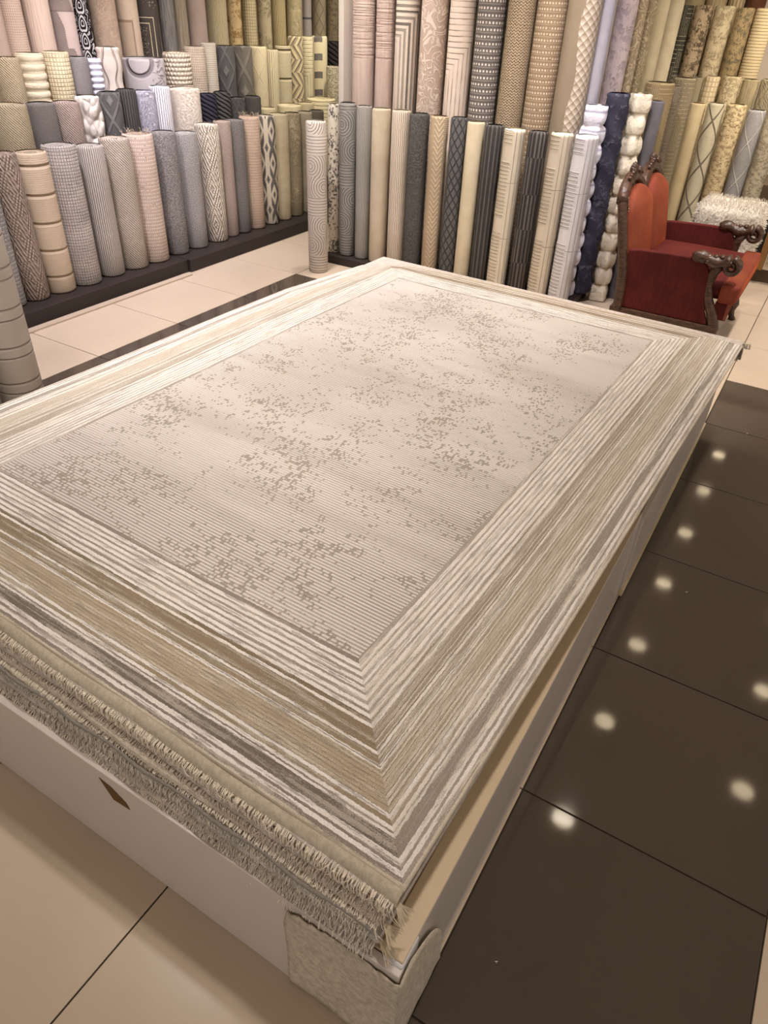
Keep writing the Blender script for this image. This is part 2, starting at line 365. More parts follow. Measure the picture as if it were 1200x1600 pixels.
# ---------------------------------------------------------------- carpet rolls
# x, y, base height, top height, radius, pattern, colour, second colour, scale, label, group, extras
ROLLS = [
(1.287, 4.4, 0.09, 0.876, 0.073, 'dots', '85837f', 'cbc7c0', 0.022, 'blue grey roll with pale dots at the left edge, end of the front row', 'rolled carpets on the low dark plinth of the left display', {}),
(1.444, 4.4, 0.09, 0.894, 0.081, 'diamond_knit', 'b9a698', 'a08d80', 0.24, 'brown grey braided diamond roll beside the blue grey dotted one', 'rolled carpets on the low dark plinth of the left display', {}),
(1.624, 4.4, 0.09, 0.879, 0.092, 'bands', 'd3bfa5', 'c7b196', 0.155, 'cream roll ringed by wide spaced grooves on the plinth', 'rolled carpets on the low dark plinth of the left display', {}),
(1.817, 4.4, 0.09, 0.893, 0.099, 'knit', 'bfb6ae', '8b8480', 0.016, 'pale grey knitted roll right of the grooved cream roll', 'rolled carpets on the low dark plinth of the left display', {}),
(2.031, 4.4, 0.09, 0.866, 0.088, 'ribs_v', 'c2b9b0', '7d7571', 0.013, 'grey and white upright ribbed roll in the plinth row', 'rolled carpets on the low dark plinth of the left display', {}),
(2.228, 4.4, 0.09, 0.886, 0.094, 'twill', 'cfc0b0', '8f8277', 0.013, 'pinkish beige diagonal weave roll next to the ribbed grey roll', 'rolled carpets on the low dark plinth of the left display', {}),
(2.422, 4.4, 0.09, 0.888, 0.098, 'dots', 'bba697', 'e9dccd', 0.022, 'dusty pink roll with lines of white dots on plinth', 'rolled carpets on the low dark plinth of the left display', {'fringe': 1}),
(2.643, 4.4, 0.09, 0.877, 0.086, 'fleck', 'a39d98', '6f6a67', 0.006, 'darker of two speckled grey rolls beside dusty pink dotted roll', 'rolled carpets on the low dark plinth of the left display', {}),
(2.842, 4.4, 0.09, 0.853, 0.085, 'fleck', 'bbb5af', '8b8682', 0.006, 'lighter of two speckled grey rolls beside dusty pink dotted roll', 'rolled carpets on the low dark plinth of the left display', {}),
(3.062, 4.4, 0.09, 0.884, 0.087, 'diamond_knit', 'f0e5d5', 'c4b19c', 0.25, 'cream roll with raised knitted diamond pattern on the plinth', 'rolled carpets on the low dark plinth of the left display', {}),
(3.223, 4.4, 0.09, 0.889, 0.065, 'fleck', 'c6b3a6', 'a59388', 0.005, 'slim pinkish beige speckled roll right of cream diamond roll', 'rolled carpets on the low dark plinth of the left display', {}),
(3.361, 4.4, 0.09, 0.885, 0.071, 'fleck', '928c87', '6d6865', 0.006, 'slim mid grey speckled roll between pinkish rolls on plinth', 'rolled carpets on the low dark plinth of the left display', {}),
(3.528, 4.4, 0.09, 0.892, 0.078, 'dots', 'b79f8c', 'dcc9b2', 0.02, 'tan pink dotted roll beside the grey diamond cream roll', 'rolled carpets on the low dark plinth of the left display', {'fringe': 1}),
(3.716, 4.4, 0.09, 0.88, 0.076, 'diamonds', 'dcd0bb', '67625e', 0.23, 'cream roll with bold dark grey diamonds on the plinth', 'rolled carpets on the low dark plinth of the left display', {}),
(3.883, 4.4, 0.09, 0.879, 0.077, 'plain', 'cdbf9f', 'b9aa8a', 0.01, 'plain cream roll right of the grey diamond roll', 'rolled carpets on the low dark plinth of the left display', {}),
(4.056, 4.4, 0.09, 0.87, 0.074, 'ornate', '8d8069', 'b8a98b', 0.05, 'brown roll with fine scroll ornament near plinth end', 'rolled carpets on the low dark plinth of the left display', {}),
(4.22, 4.4, 0.09, 0.865, 0.07, 'plain', 'a79b86', '948a78', 0.01, 'plain taupe roll near the plinth end', 'rolled carpets on the low dark plinth of the left display', {}),
(4.391, 4.4, 0.09, 0.861, 0.066, 'plain', '6d665b', '5c564d', 0.01, 'dark olive grey roll mostly hidden behind white carved roll', 'rolled carpets on the low dark plinth of the left display', {}),
(1.726, 4.645, 0.28, 1.083, 0.099, 'twill', 'd0c0a2', '92826b', 0.012, 'beige diagonal weave roll in second row at the left edge', 'rolled carpets in the second row of the left display', {}),
(1.936, 4.645, 0.28, 1.074, 0.084, 'twill', '8b847d', '6a645f', 0.008, 'dark grey roll right of beige weave roll, second row', 'rolled carpets in the second row of the left display', {}),
(2.112, 4.645, 0.28, 1.068, 0.082, 'twill', 'bba79c', '7b6a64', 0.012, 'mauve brown diagonal weave roll in second row', 'rolled carpets in the second row of the left display', {}),
(2.276, 4.645, 0.28, 1.088, 0.08, 'carved', 'ece3d8', 'cfc5b8', 0.09, 'white roll with deep carved leaf relief in second row', 'rolled carpets in the second row of the left display', {}),
(2.455, 4.645, 0.28, 1.097, 0.075, 'big_diamond', '5a5856', '85827f', 0.22, 'charcoal blue roll with large diamond in second row', 'rolled carpets in the second row of the left display', {}),
(2.6, 4.645, 0.28, 1.103, 0.067, 'ribs_v', '504d4b', '383534', 0.018, 'dark charcoal ribbed roll left of the lilac white bark roll', 'rolled carpets in the second row of the left display', {}),
(2.746, 4.645, 0.28, 1.086, 0.075, 'bark', 'cfcbd6', 'a7a3b2', 0.02, 'lilac white roll with bark like relief in second row', 'rolled carpets in the second row of the left display', {}),
(2.895, 4.645, 0.28, 1.104, 0.072, 'ribs_v', 'e6e2e6', '8e8992', 0.016, 'bright white roll with upright ribs in second row', 'rolled carpets in the second row of the left display', {}),
(3.129, 4.645, 0.28, 1.079, 0.112, 'fuzz', 'ded2c4', 'c9bba9', 0.008, 'thick fuzzy cream roll in second row, pale flap at foot', 'rolled carpets in the second row of the left display', {}),
(3.357, 4.645, 0.28, 1.028, 0.068, 'slant', '3a3942', '25252c', 0.03, 'near black navy ridged roll in second row', 'rolled carpets in the second row of the left display', {}),
(3.518, 4.645, 0.28, 1.031, 0.067, 'slant', '55534f', '302f30', 0.03, 'charcoal ridged roll beside the navy ridged one', 'rolled carpets in the second row of the left display', {}),
(3.686, 4.645, 0.28, 0.981, 0.068, 'bark', '6a6661', '54514e', 0.01, 'short dark grey roll right of the ridged charcoal roll', 'rolled carpets in the second row of the left display', {}),
(3.869, 4.645, 0.28, 0.978, 0.07, 'plain', '5d5853', '4b4744', 0.01, 'short dark brown grey roll at the end of dark group', 'rolled carpets in the second row of the left display', {}),
(4.052, 4.645, 0.28, 0.884, 0.072, 'plain', 'd6c8a4', 'c2b38d', 0.01, 'cream roll top just right of the dark rolls', 'rolled carpets in the second row of the left display', {}),
(4.344, 4.645, 0.28, 0.885, 0.107, 'plain', 'e0d3b0', 'cfc09a', 0.01, 'pale cream roll seen from above behind the plinth row', 'rolled carpets in the second row of the left display', {}),
(4.581, 4.645, 0.28, 0.882, 0.072, 'plain', 'cabd9c', 'b7a985', 0.01, 'cream roll with dark open core behind the plinth row', 'rolled carpets in the second row of the left display', {}),
(4.812, 4.645, 0.28, 0.9, 0.127, 'ribs_h', 'd9cda8', 'c0b28c', 0.03, 'thick cream roll beside the white carved roll, second row', 'rolled carpets in the second row of the left display', {}),
(1.955, 4.9, 0.48, 1.285, 0.076, 'twill', 'cdbb9b', '8f7d63', 0.012, 'beige diagonal weave roll in third row at left edge', 'rolled carpets in the third row of the left display', {}),
(2.117, 4.9, 0.48, 1.302, 0.084, 'puffy', 'dccfb2', 'b5a584', 0.048, 'cream roll of stacked puffy rings, third row left', 'rolled carpets in the third row of the left display', {}),
(2.306, 4.9, 0.48, 1.304, 0.083, 'knit', 'd8caa8', 'b7a682', 0.02, 'cream cable knit roll right of the puffy ring roll', 'rolled carpets in the third row of the left display', {}),
(2.467, 4.9, 0.48, 1.271, 0.067, 'twill', 'a49e9a', '706a68', 0.008, 'grey diagonal weave roll between cream rolls, third row', 'rolled carpets in the third row of the left display', {}),
(2.591, 4.9, 0.48, 1.257, 0.052, 'puffy', 'e6e4f0', 'b7b3c6', 0.036, 'narrow bright white roll of puffy rings in third row', 'rolled carpets in the third row of the left display', {}),
(2.723, 4.9, 0.48, 1.317, 0.078, 'wave_carved', 'e6d9cc', 'c6b3a2', 0.09, 'ivory roll with wavy carved sides in third row', 'rolled carpets in the third row of the left display', {}),
(3.022, 4.9, 0.48, 1.246, 0.146, 'arabesque', 'b4adac', '817a7c', 0.16, 'wide grey roll with large curved ornament in third row', 'rolled carpets in the third row of the left display', {}),
(3.349, 4.9, 0.48, 1.271, 0.102, 'pebble', 'e0d3c0', 'b29f8a', 0.028, 'cream roll with pebbled bobbles in third row', 'rolled carpets in the third row of the left display', {}),
(3.54, 4.9, 0.48, 1.302, 0.08, 'knit', 'd4c3b0', 'b5a18c', 0.014, 'pinkish cream knitted roll behind the pebbled roll', 'rolled carpets in the third row of the left display', {}),
(3.695, 4.9, 0.48, 1.323, 0.058, 'ribs_h', 'cfc4b2', '8f8578', 0.012, 'grey cream roll with fine level ribs, third row', 'rolled carpets in the third row of the left display', {}),
(3.872, 4.9, 0.48, 1.298, 0.079, 'big_diamond', '5a5856', '74726f', 0.26, 'dark grey roll with faint large diamonds in third row', 'rolled carpets in the third row of the left display', {}),
(4.084, 4.9, 0.48, 1.294, 0.078, 'big_diamond', '6b655d', '877f73', 0.33, 'dark taupe roll with pale slanting lines in third row', 'rolled carpets in the third row of the left display', {}),
(4.282, 4.9, 0.48, 1.285, 0.073, 'lattice_big', 'cbbd9b', 'e0d4b4', 0.2, 'cream roll with raised diamond lattice in third row', 'rolled carpets in the third row of the left display', {}),
(4.456, 4.9, 0.48, 1.258, 0.061, 'ribs_v', 'd4c8a8', 'b8ab8c', 0.02, 'slim cream ribbed roll right of diamond lattice roll', 'rolled carpets in the third row of the left display', {}),
(4.614, 4.9, 0.48, 1.282, 0.07, 'bands', 'd0c4a4', 'b2a586', 0.21, 'cream roll with a single raised band, third row', 'rolled carpets in the third row of the left display', {}),
(4.79, 4.9, 0.48, 1.347, 0.071, 'chevron', 'd8caa6', 'a2927a', 0.2, 'cream and tan chevron roll in third row', 'rolled carpets in the third row of the left display', {}),
(4.967, 4.9, 0.48, 1.34, 0.053, 'frame', 'd3c8a8', 'b8ac8c', 0.03, 'slim cream roll with sunken frame lines in third row', 'rolled carpets in the third row of the left display', {}),
(5.153, 4.9, 0.48, 1.342, 0.074, 'blocks', 'd8ccaa', '6e6a68', 0.14, 'pale yellow cream roll with stacked dark grey blocks', 'rolled carpets in the third row of the left display', {}),
(5.376, 4.9, 0.48, 1.299, 0.065, 'slant', '35322f', '24221f', 0.04, 'black ridged roll beside the white partition', 'rolled carpets in the third row of the left display', {}),
(5.547, 4.9, 0.48, 1.291, 0.054, 'fleck', 'cfc0a0', 'a89878', 0.02, 'cream flecked roll squeezed against the white partition', 'rolled carpets in the third row of the left display', {}),
(5.095, 4.7, 0.28, 1.127, 0.071, 'fleck', 'cdc2a8', '9c927c', 0.012, 'cream mottled roll below the black ridged roll', 'rolled carpets in the second row of the left display', {}),
(5.282, 4.7, 0.28, 1.135, 0.047, 'fleck', 'c6ba98', '93876c', 0.014, 'slim mottled roll hugging the white partition, below the black one', 'rolled carpets in the second row of the left display', {}),
(2.125, 5.19, 0.48, 2.5, 0.067, 'plain', 'd0b9a6', 'bda693', 0.01, 'tall pinkish beige roll cut by the left edge of the picture', 'tall rolled carpets at the back of the left display', {}),
(2.266, 5.19, 0.48, 2.5, 0.072, 'cross', 'd0b8a4', 'b89f8a', 0.012, 'tall salmon beige checked roll above the puffy ring roll', 'tall rolled carpets at the back of the left display', {}),
(2.454, 5.19, 0.48, 2.5, 0.084, 'faint_frame', 'd3bcaa', 'c2a893', 0.05, 'tall salmon beige roll with faint streaks, left of the twill roll', 'tall rolled carpets at the back of the left display', {}),
(2.644, 5.19, 0.48, 2.5, 0.08, 'twill_blocks', 'cbb7ac', '88766f', 0.012, 'tall pinkish grey roll with twill triangles, left of black roll', 'tall rolled carpets at the back of the left display', {}),
(2.802, 5.19, 0.48, 2.5, 0.052, 'damask', '241f22', 'd8d2d0', 0.1, 'tall black roll with white scrolling hearts', 'tall rolled carpets at the back of the left display', {}),
(2.988, 5.19, 0.48, 2.5, 0.093, 'carved_fine', 'bda690', '9c836c', 0.03, 'tall beige roll with fine carved texture beside the black roll', 'tall rolled carpets at the back of the left display', {}),
(3.206, 5.19, 0.48, 2.5, 0.078, 'panel', 'b9a690', '8f7a63', 0.03, 'tall taupe roll with tan inset panel at its foot', 'tall rolled carpets at the back of the left display', {}),
(3.392, 5.19, 0.48, 2.5, 0.075, 'frame_dark', '4b443e', 'cfc0a2', 0.035, 'tall dark roll with pale nested borders', 'tall rolled carpets at the back of the left display', {}),
(3.589, 5.19, 0.48, 2.5, 0.06, 'streak', '8d8780', '6f6a66', 0.05, 'tall grey streaked roll right of the dark bordered roll', 'tall rolled carpets at the back of the left display', {}),
(3.732, 5.19, 0.48, 2.5, 0.054, 'streak', 'a99a87', '8f8270', 0.05, 'tall greyish beige roll above pebbled roll', 'tall rolled carpets at the back of the left display', {}),
(3.908, 5.19, 0.48, 2.5, 0.075, 'plain', 'c6b1a4', 'b7a294', 0.01, 'tall plain pinkish roll in the back row', 'tall rolled carpets at the back of the left display', {}),
(4.138, 5.19, 0.48, 2.5, 0.085, 'ribs_v', 'c8b998', '857a63', 0.012, 'tall cream roll with dark hairline stripes', 'tall rolled carpets at the back of the left display', {}),
(4.349, 5.19, 0.48, 2.5, 0.063, 'distress', 'bda57c', '8d6f45', 0.06, 'tall tan roll with rusty flower marks', 'tall rolled carpets at the back of the left display', {}),
(4.546, 5.19, 0.48, 2.5, 0.062, 'cross', 'c6b794', '8e8168', 0.02, 'tall cream roll with woven grid, back row', 'tall rolled carpets at the back of the left display', {}),
(4.744, 5.19, 0.48, 2.5, 0.061, 'ornate', 'b9ab8d', '7f7460', 0.04, 'tall cream roll covered in grey floral ornament', 'tall rolled carpets at the back of the left display', {}),
(4.942, 5.19, 0.48, 2.5, 0.065, 'ribs_v', 'bfae86', '94845f', 0.016, 'tall olive cream striped roll, back row', 'tall rolled carpets at the back of the left display', {}),
(5.171, 5.19, 0.48, 2.5, 0.069, 'carved_fine', 'cdbe98', 'a99970', 0.02, 'tall cream roll with scratchy relief, back row', 'tall rolled carpets at the back of the left display', {}),
(5.368, 5.19, 0.48, 2.5, 0.044, 'panel_line', 'a59c97', '5d5a5e', 0.03, 'slim tall lilac grey roll with one dark line', 'tall rolled carpets at the back of the left display', {}),
(5.563, 5.19, 0.48, 2.5, 0.066, 'lattice_big', 'a89a80', '877a64', 0.14, 'tall taupe roll with crossed lines, back row', 'tall rolled carpets at the back of the left display', {}),
(5.788, 5.19, 0.48, 2.5, 0.061, 'distress', 'a29478', '7b6d57', 0.04, 'tall taupe roll with faded lower band, back row', 'tall rolled carpets at the back of the left display', {}),
(5.989, 5.19, 0.48, 2.5, 0.047, 'ornate', 'c3b48e', '8d7f60', 0.03, 'slim tall cream roll against the white partition', 'tall rolled carpets at the back of the left display', {}),
(0.6, 3.4, 0.0, 1.0, 0.1, 'bands_double', 'bdb4a8', '9f968b', 0.17, 'pale grey beige roll with paired grooves on tiles at left edge', 'rolled carpets standing on the tiles left of the rug stack', {}),
(0.365, 3.44, 0.0, 1.0, 0.1, 'fleck', '8f8b8a', '73706f', 0.008, 'mid grey roll on tiles at the lower left, beside grooved pale roll', 'rolled carpets standing on the tiles left of the rug stack', {}),
(3.16, 3.513, 0.0, 0.982, 0.071, 'arcs', 'd9cec2', 'b5a99c', 0.13, 'white roll with carved arches standing on tiles, left end of island row', 'rolled carpets in the front row of the island', {}),
(3.46, 3.581, 0.06, 1.05, 0.043, 'distress_h', 'cfc6b6', '4d4947', 0.03, 'white roll with broken black marks between white and grey rolls', 'rolled carpets in the front row of the island', {}),
(3.46, 3.46, 0.06, 1.068, 0.06, 'arcs', '98948f', '7b7772', 0.16, 'grey roll with carved arches in the island row', 'rolled carpets in the front row of the island', {}),
(3.46, 3.326, 0.06, 1.061, 0.055, 'waves_v', 'aaa59f', '918c87', 0.012, 'lighter grey roll with fine waves right of grey arch roll', 'rolled carpets in the front row of the island', {}),
(3.46, 3.19, 0.06, 1.059, 0.065, 'plain', 'cfc0a8', 'c1b198', 0.01, 'plain cream roll fourth from left in island row', 'rolled carpets in the front row of the island', {}),
(3.46, 3.038, 0.06, 1.062, 0.064, 'waves_v', 'd3c4b2', 'ab9c8b', 0.014, 'cream roll with wavy upright lines', 'rolled carpets in the front row of the island', {}),
(3.46, 2.898, 0.06, 1.056, 0.067, 'fuzz', '5b5855', '4a4744', 0.01, 'plain charcoal roll left of the tan zigzag roll', 'rolled carpets in the front row of the island', {}),
(3.46, 2.753, 0.06, 1.056, 0.06, 'zigzag', 'a08d74', 'dccdb2', 0.1, 'tan roll with zigzag relief in the island row', 'rolled carpets in the front row of the island', {}),
(3.46, 2.612, 0.06, 1.062, 0.058, 'lattice', '5c5a58', '3e3c3b', 0.075, 'charcoal roll with dark diamond lattice', 'rolled carpets in the front row of the island', {}),
(3.46, 2.495, 0.06, 1.049, 0.057, 'plain', 'd4c6a8', 'c5b697', 0.01, 'plain cream roll right of the charcoal lattice roll', 'rolled carpets in the front row of the island', {}),
(3.46, 2.368, 0.06, 1.044, 0.06, 'stripes_v', '66635f', '45423f', 0.03, 'charcoal roll with upright stripes between two cream rolls', 'rolled carpets in the front row of the island', {'wrap': 1}),
(3.46, 2.23, 0.06, 1.037, 0.067, 'carved_ribs', 'e8dcc4', 'b7a88c', 0.05, 'cream film wrapped roll with carved ribs on left side', 'rolled carpets in the front row of the island', {'wrap': 1}),
(3.46, 2.077, 0.06, 1.039, 0.062, 'stripes_blocks', '6d6761', '3f3b39', 0.032, 'charcoal roll with staggered stripe blocks, wrapped in film', 'rolled carpets in the front row of the island', {'wrap': 1}),
(3.46, 1.929, 0.06, 1.048, 0.067, 'carved_ribs', 'e4d7c0', 'ab9b82', 0.04, 'cream film wrapped roll with scalloped left edge', 'rolled carpets in the front row of the island', {'wrap': 1}),
(3.46, 1.777, 0.06, 1.051, 0.069, 'carved_white', 'efecec', 'a9a3a5', 0.045, 'white film wrapped ribbed roll at right end of island row', 'rolled carpets in the front row of the island', {'wrap': 1}),
(3.74, 3.521, 0.06, 2.4, 0.079, 'faint_frame', 'cdb9ae', 'bfaa9f', 0.05, 'tall pale pink roll next to the white partition edge', 'tall rolled carpets behind the island row', {}),
(3.74, 3.35, 0.06, 2.4, 0.064, 'faint_frame', 'c6b0a6', 'b59f95', 0.04, 'tall slightly darker pink roll, second from the partition', 'tall rolled carpets behind the island row', {}),
(3.74, 3.184, 0.06, 2.4, 0.078, 'frame_stripes', 'd0c1b2', '6e665f', 0.032, 'tall roll with bold grey and cream nested stripes', 'tall rolled carpets behind the island row', {}),
(3.74, 2.986, 0.06, 2.4, 0.087, 'damask', 'b49f90', 'd8c8ba', 0.13, 'tall dusty pink damask roll with pale scrolls', 'tall rolled carpets behind the island row', {}),
(3.74, 2.789, 0.06, 2.4, 0.084, 'frame_lines', 'd0bfaf', 'a8978a', 0.03, 'tall cream pink roll with thin nested frame lines', 'tall rolled carpets behind the island row', {}),
(3.74, 2.596, 0.06, 2.4, 0.088, 'dots', '645d58', 'd3c9bd', 0.036, 'tall charcoal roll with lines of white dots', 'tall rolled carpets behind the island row', {}),
(3.74, 2.397, 0.06, 2.4, 0.088, 'herring', 'aa977c', '86735a', 0.012, 'tall tan herringbone roll right of charcoal dotted roll', 'tall rolled carpets behind the island row', {}),
(3.74, 2.209, 0.06, 2.4, 0.091, 'dots', '8b765e', 'd0bda2', 0.03, 'tall tan roll with lines of cream dots', 'tall rolled carpets behind the island row', {}),
(3.74, 2.017, 0.06, 2.4, 0.098, 'scales', '8f7e67', 'd6c8b8', 0.05, 'tall taupe roll with raised pale diamond scales', 'tall rolled carpets behind the island row', {}),
(3.79, 1.89, 0.06, 2.4, 0.037, 'plain', 'b3aeb6', 'a49fa8', 0.01, 'tall lavender grey roll beside the diamond scale roll', 'tall rolled carpets along the side of the island behind the settee', {}),
(4.058, 1.86, 0.06, 2.4, 0.065, 'distress', 'baa9a6', '9c8f90', 0.06, 'tall lilac pink roll with faint scratches above the navy roll', 'tall rolled carpets along the side of the island behind the settee', {}),
(4.322, 1.86, 0.06, 2.4, 0.054, 'damask', '9c8a70', 'c9b897', 0.11, 'slim tall taupe roll with cream curls, left of its twin', 'tall rolled carpets along the side of the island behind the settee', {}),
(4.559, 1.86, 0.06, 2.4, 0.052, 'damask', '8f8066', 'b9a989', 0.11, 'slim tall olive roll with cream curls, right of its twin', 'tall rolled carpets along the side of the island behind the settee', {}),
(4.869, 1.86, 0.06, 2.4, 0.057, 'plain', 'd2c3a2', 'c0b08e', 0.01, 'slim tall cream yellow roll, left of the wider cream one', 'tall rolled carpets along the side of the island behind the settee', {}),
(5.29, 1.86, 0.06, 2.4, 0.06, 'plain', 'd2c4a6', 'c0b192', 0.01, 'wider tall cream yellow roll next to dark maze roll', 'tall rolled carpets along the side of the island behind the settee', {}),
(3.617, 1.8, 0.06, 1.19, 0.075, 'bubble', 'eceaf4', 'aaa6b8', 0.1, 'white bubble ringed roll in film at island corner', 'film wrapped rolled carpets beside the settee', {'wrap': 0}),
(3.752, 1.722, 0.06, 1.25, 0.076, 'shag', '41404e', '8d8b9b', 0.03, 'shaggy navy roll between white and cream bubble rolls', 'film wrapped rolled carpets beside the settee', {}),
(3.845, 1.612, 0.0, 1.25, 0.064, 'bubble', 'eadfc8', 'b5a486', 0.115, 'cream roll of square puffy rings beside settee back', 'film wrapped rolled carpets beside the settee', {}),
(3.96, 1.535, 0.0, 1.21, 0.042, 'plain', '88848a', '6f6c70', 0.01, 'slim grey film wrapped roll behind settee back post', 'film wrapped rolled carpets beside the settee', {'wrap': 1}),
(4.2, 1.595, 0.05, 1.29, 0.092, 'maze', '96825f', 'bfae8b', 0.06, 'taupe roll with cream maze lines behind settee, nearest of three', 'film wrapped rolled carpets beside the settee', {'wrap': 1}),
(4.42, 1.55, 0.05, 1.26, 0.05, 'maze', '7b705e', 'a89c84', 0.05, 'slim grey taupe maze roll behind settee, middle of three', 'film wrapped rolled carpets beside the settee', {'wrap': 1}),
(4.74, 1.56, 0.05, 1.29, 0.075, 'maze', '8a7c63', 'b5a684', 0.06, 'grey taupe maze roll behind settee, farthest of three', 'film wrapped rolled carpets beside the settee', {'wrap': 1}),
(5.33, 1.536, 0.1, 1.098, 0.061, 'plain', 'cdb994', 'bda983', 0.01, 'plain beige roll in far display above settee seat', 'rolled carpets in the low front row of the far display', {}),
(5.33, 1.405, 0.1, 1.11, 0.066, 'lattice_big', 'b3a88f', '6f6656', 0.3, 'grey beige roll with dark crossing lines in far display', 'rolled carpets in the low front row of the far display', {}),
(5.33, 1.262, 0.1, 1.114, 0.073, 'distress', 'c3ae88', '8c7552', 0.03, 'cream tan worn pattern roll in far display', 'rolled carpets in the low front row of the far display', {}),
(5.33, 1.117, 0.1, 1.091, 0.066, 'lattice_big', '8e8a88', 'bdb6ab', 0.26, 'blue grey roll with pale diamond lines in far display', 'rolled carpets in the low front row of the far display', {}),
(5.33, 0.983, 0.1, 1.103, 0.066, 'distress', 'b3a58c', '8a7f6c', 0.03, 'beige worn roll at right edge, low row of far display', 'rolled carpets in the low front row of the far display', {}),
(5.58, 1.628, 0.3, 1.244, 0.045, 'plain', '9e9177', '8f8269', 0.01, 'slim khaki grey roll in middle row of far display', 'rolled carpets in the middle row of the far display', {}),
(5.58, 1.524, 0.3, 1.26, 0.057, 'cross', 'cbb895', 'b7a380', 0.03, 'cream checked roll in middle row of far display', 'rolled carpets in the middle row of the far display', {}),
(5.58, 1.383, 0.3, 1.27, 0.068, 'ornate', 'c4b28f', '8d7c5f', 0.05, 'cream roll with grey flower in middle row of far display', 'rolled carpets in the middle row of the far display', {}),
(5.58, 1.248, 0.3, 1.26, 0.062, 'streak', 'ac9c7c', '93845f', 0.02, 'olive streaked roll in middle row of far display', 'rolled carpets in the middle row of the far display', {}),
(5.58, 1.122, 0.3, 1.269, 0.062, 'diamond_knit', 'd3c29e', 'b6a580', 0.1, 'cream lattice roll at right edge, middle row of far display', 'rolled carpets in the middle row of the far display', {}),
(5.84, 1.887, 0.55, 1.69, 0.048, 'maze', '4a463e', '9d9478', 0.07, 'dark maze patterned roll in upper row of far display', 'rolled carpets in the upper row of the far display', {}),
(5.84, 1.764, 0.55, 1.694, 0.073, 'distress', 'b09a7c', '443a30', 0.05, 'beige roll with black flower marks in upper far row', 'rolled carpets in the upper row of the far display', {}),
(5.84, 1.61, 0.55, 1.696, 0.074, 'distress', 'c6b492', '9a8a6a', 0.05, 'pale beige roll with faint flower, upper far row', 'rolled carpets in the upper row of the far display', {}),
(5.84, 1.462, 0.55, 1.69, 0.07, 'distress', 'a18b66', '66614f', 0.05, 'tan roll with green grey blotches, upper far row', 'rolled carpets in the upper row of the far display', {}),
(5.84, 1.319, 0.55, 1.692, 0.071, 'ribs_h', 'cfba92', 'bba67e', 0.02, 'cream roll with level ribs in upper far row', 'rolled carpets in the upper row of the far display', {}),
(6.12, 1.908, 0.55, 1.95, 0.086, 'plain', 'd2bd95', 'bfa97f', 0.01, 'tall cream roll at the very back, left of two', 'tall rolled carpets at the very back of the far display', {}),
(6.12, 1.738, 0.55, 1.95, 0.08, 'streak', 'cdb78f', 'b19b73', 0.03, 'tall striped cream roll at the very back, beside the plain one', 'tall rolled carpets at the very back of the far display', {}),
(6.12, 1.586, 0.55, 1.95, 0.064, 'ribs_v', 'c4ae88', '9c8763', 0.03, 'tall beige ribbed roll at the very back', 'tall rolled carpets at the very back of the far display', {}),
(6.12, 1.446, 0.55, 1.95, 0.073, 'plain', '6e4a36', '5b3b2b', 0.01, 'tall brown roll at the very back, top right', 'tall rolled carpets at the very back of the far display', {}),
]


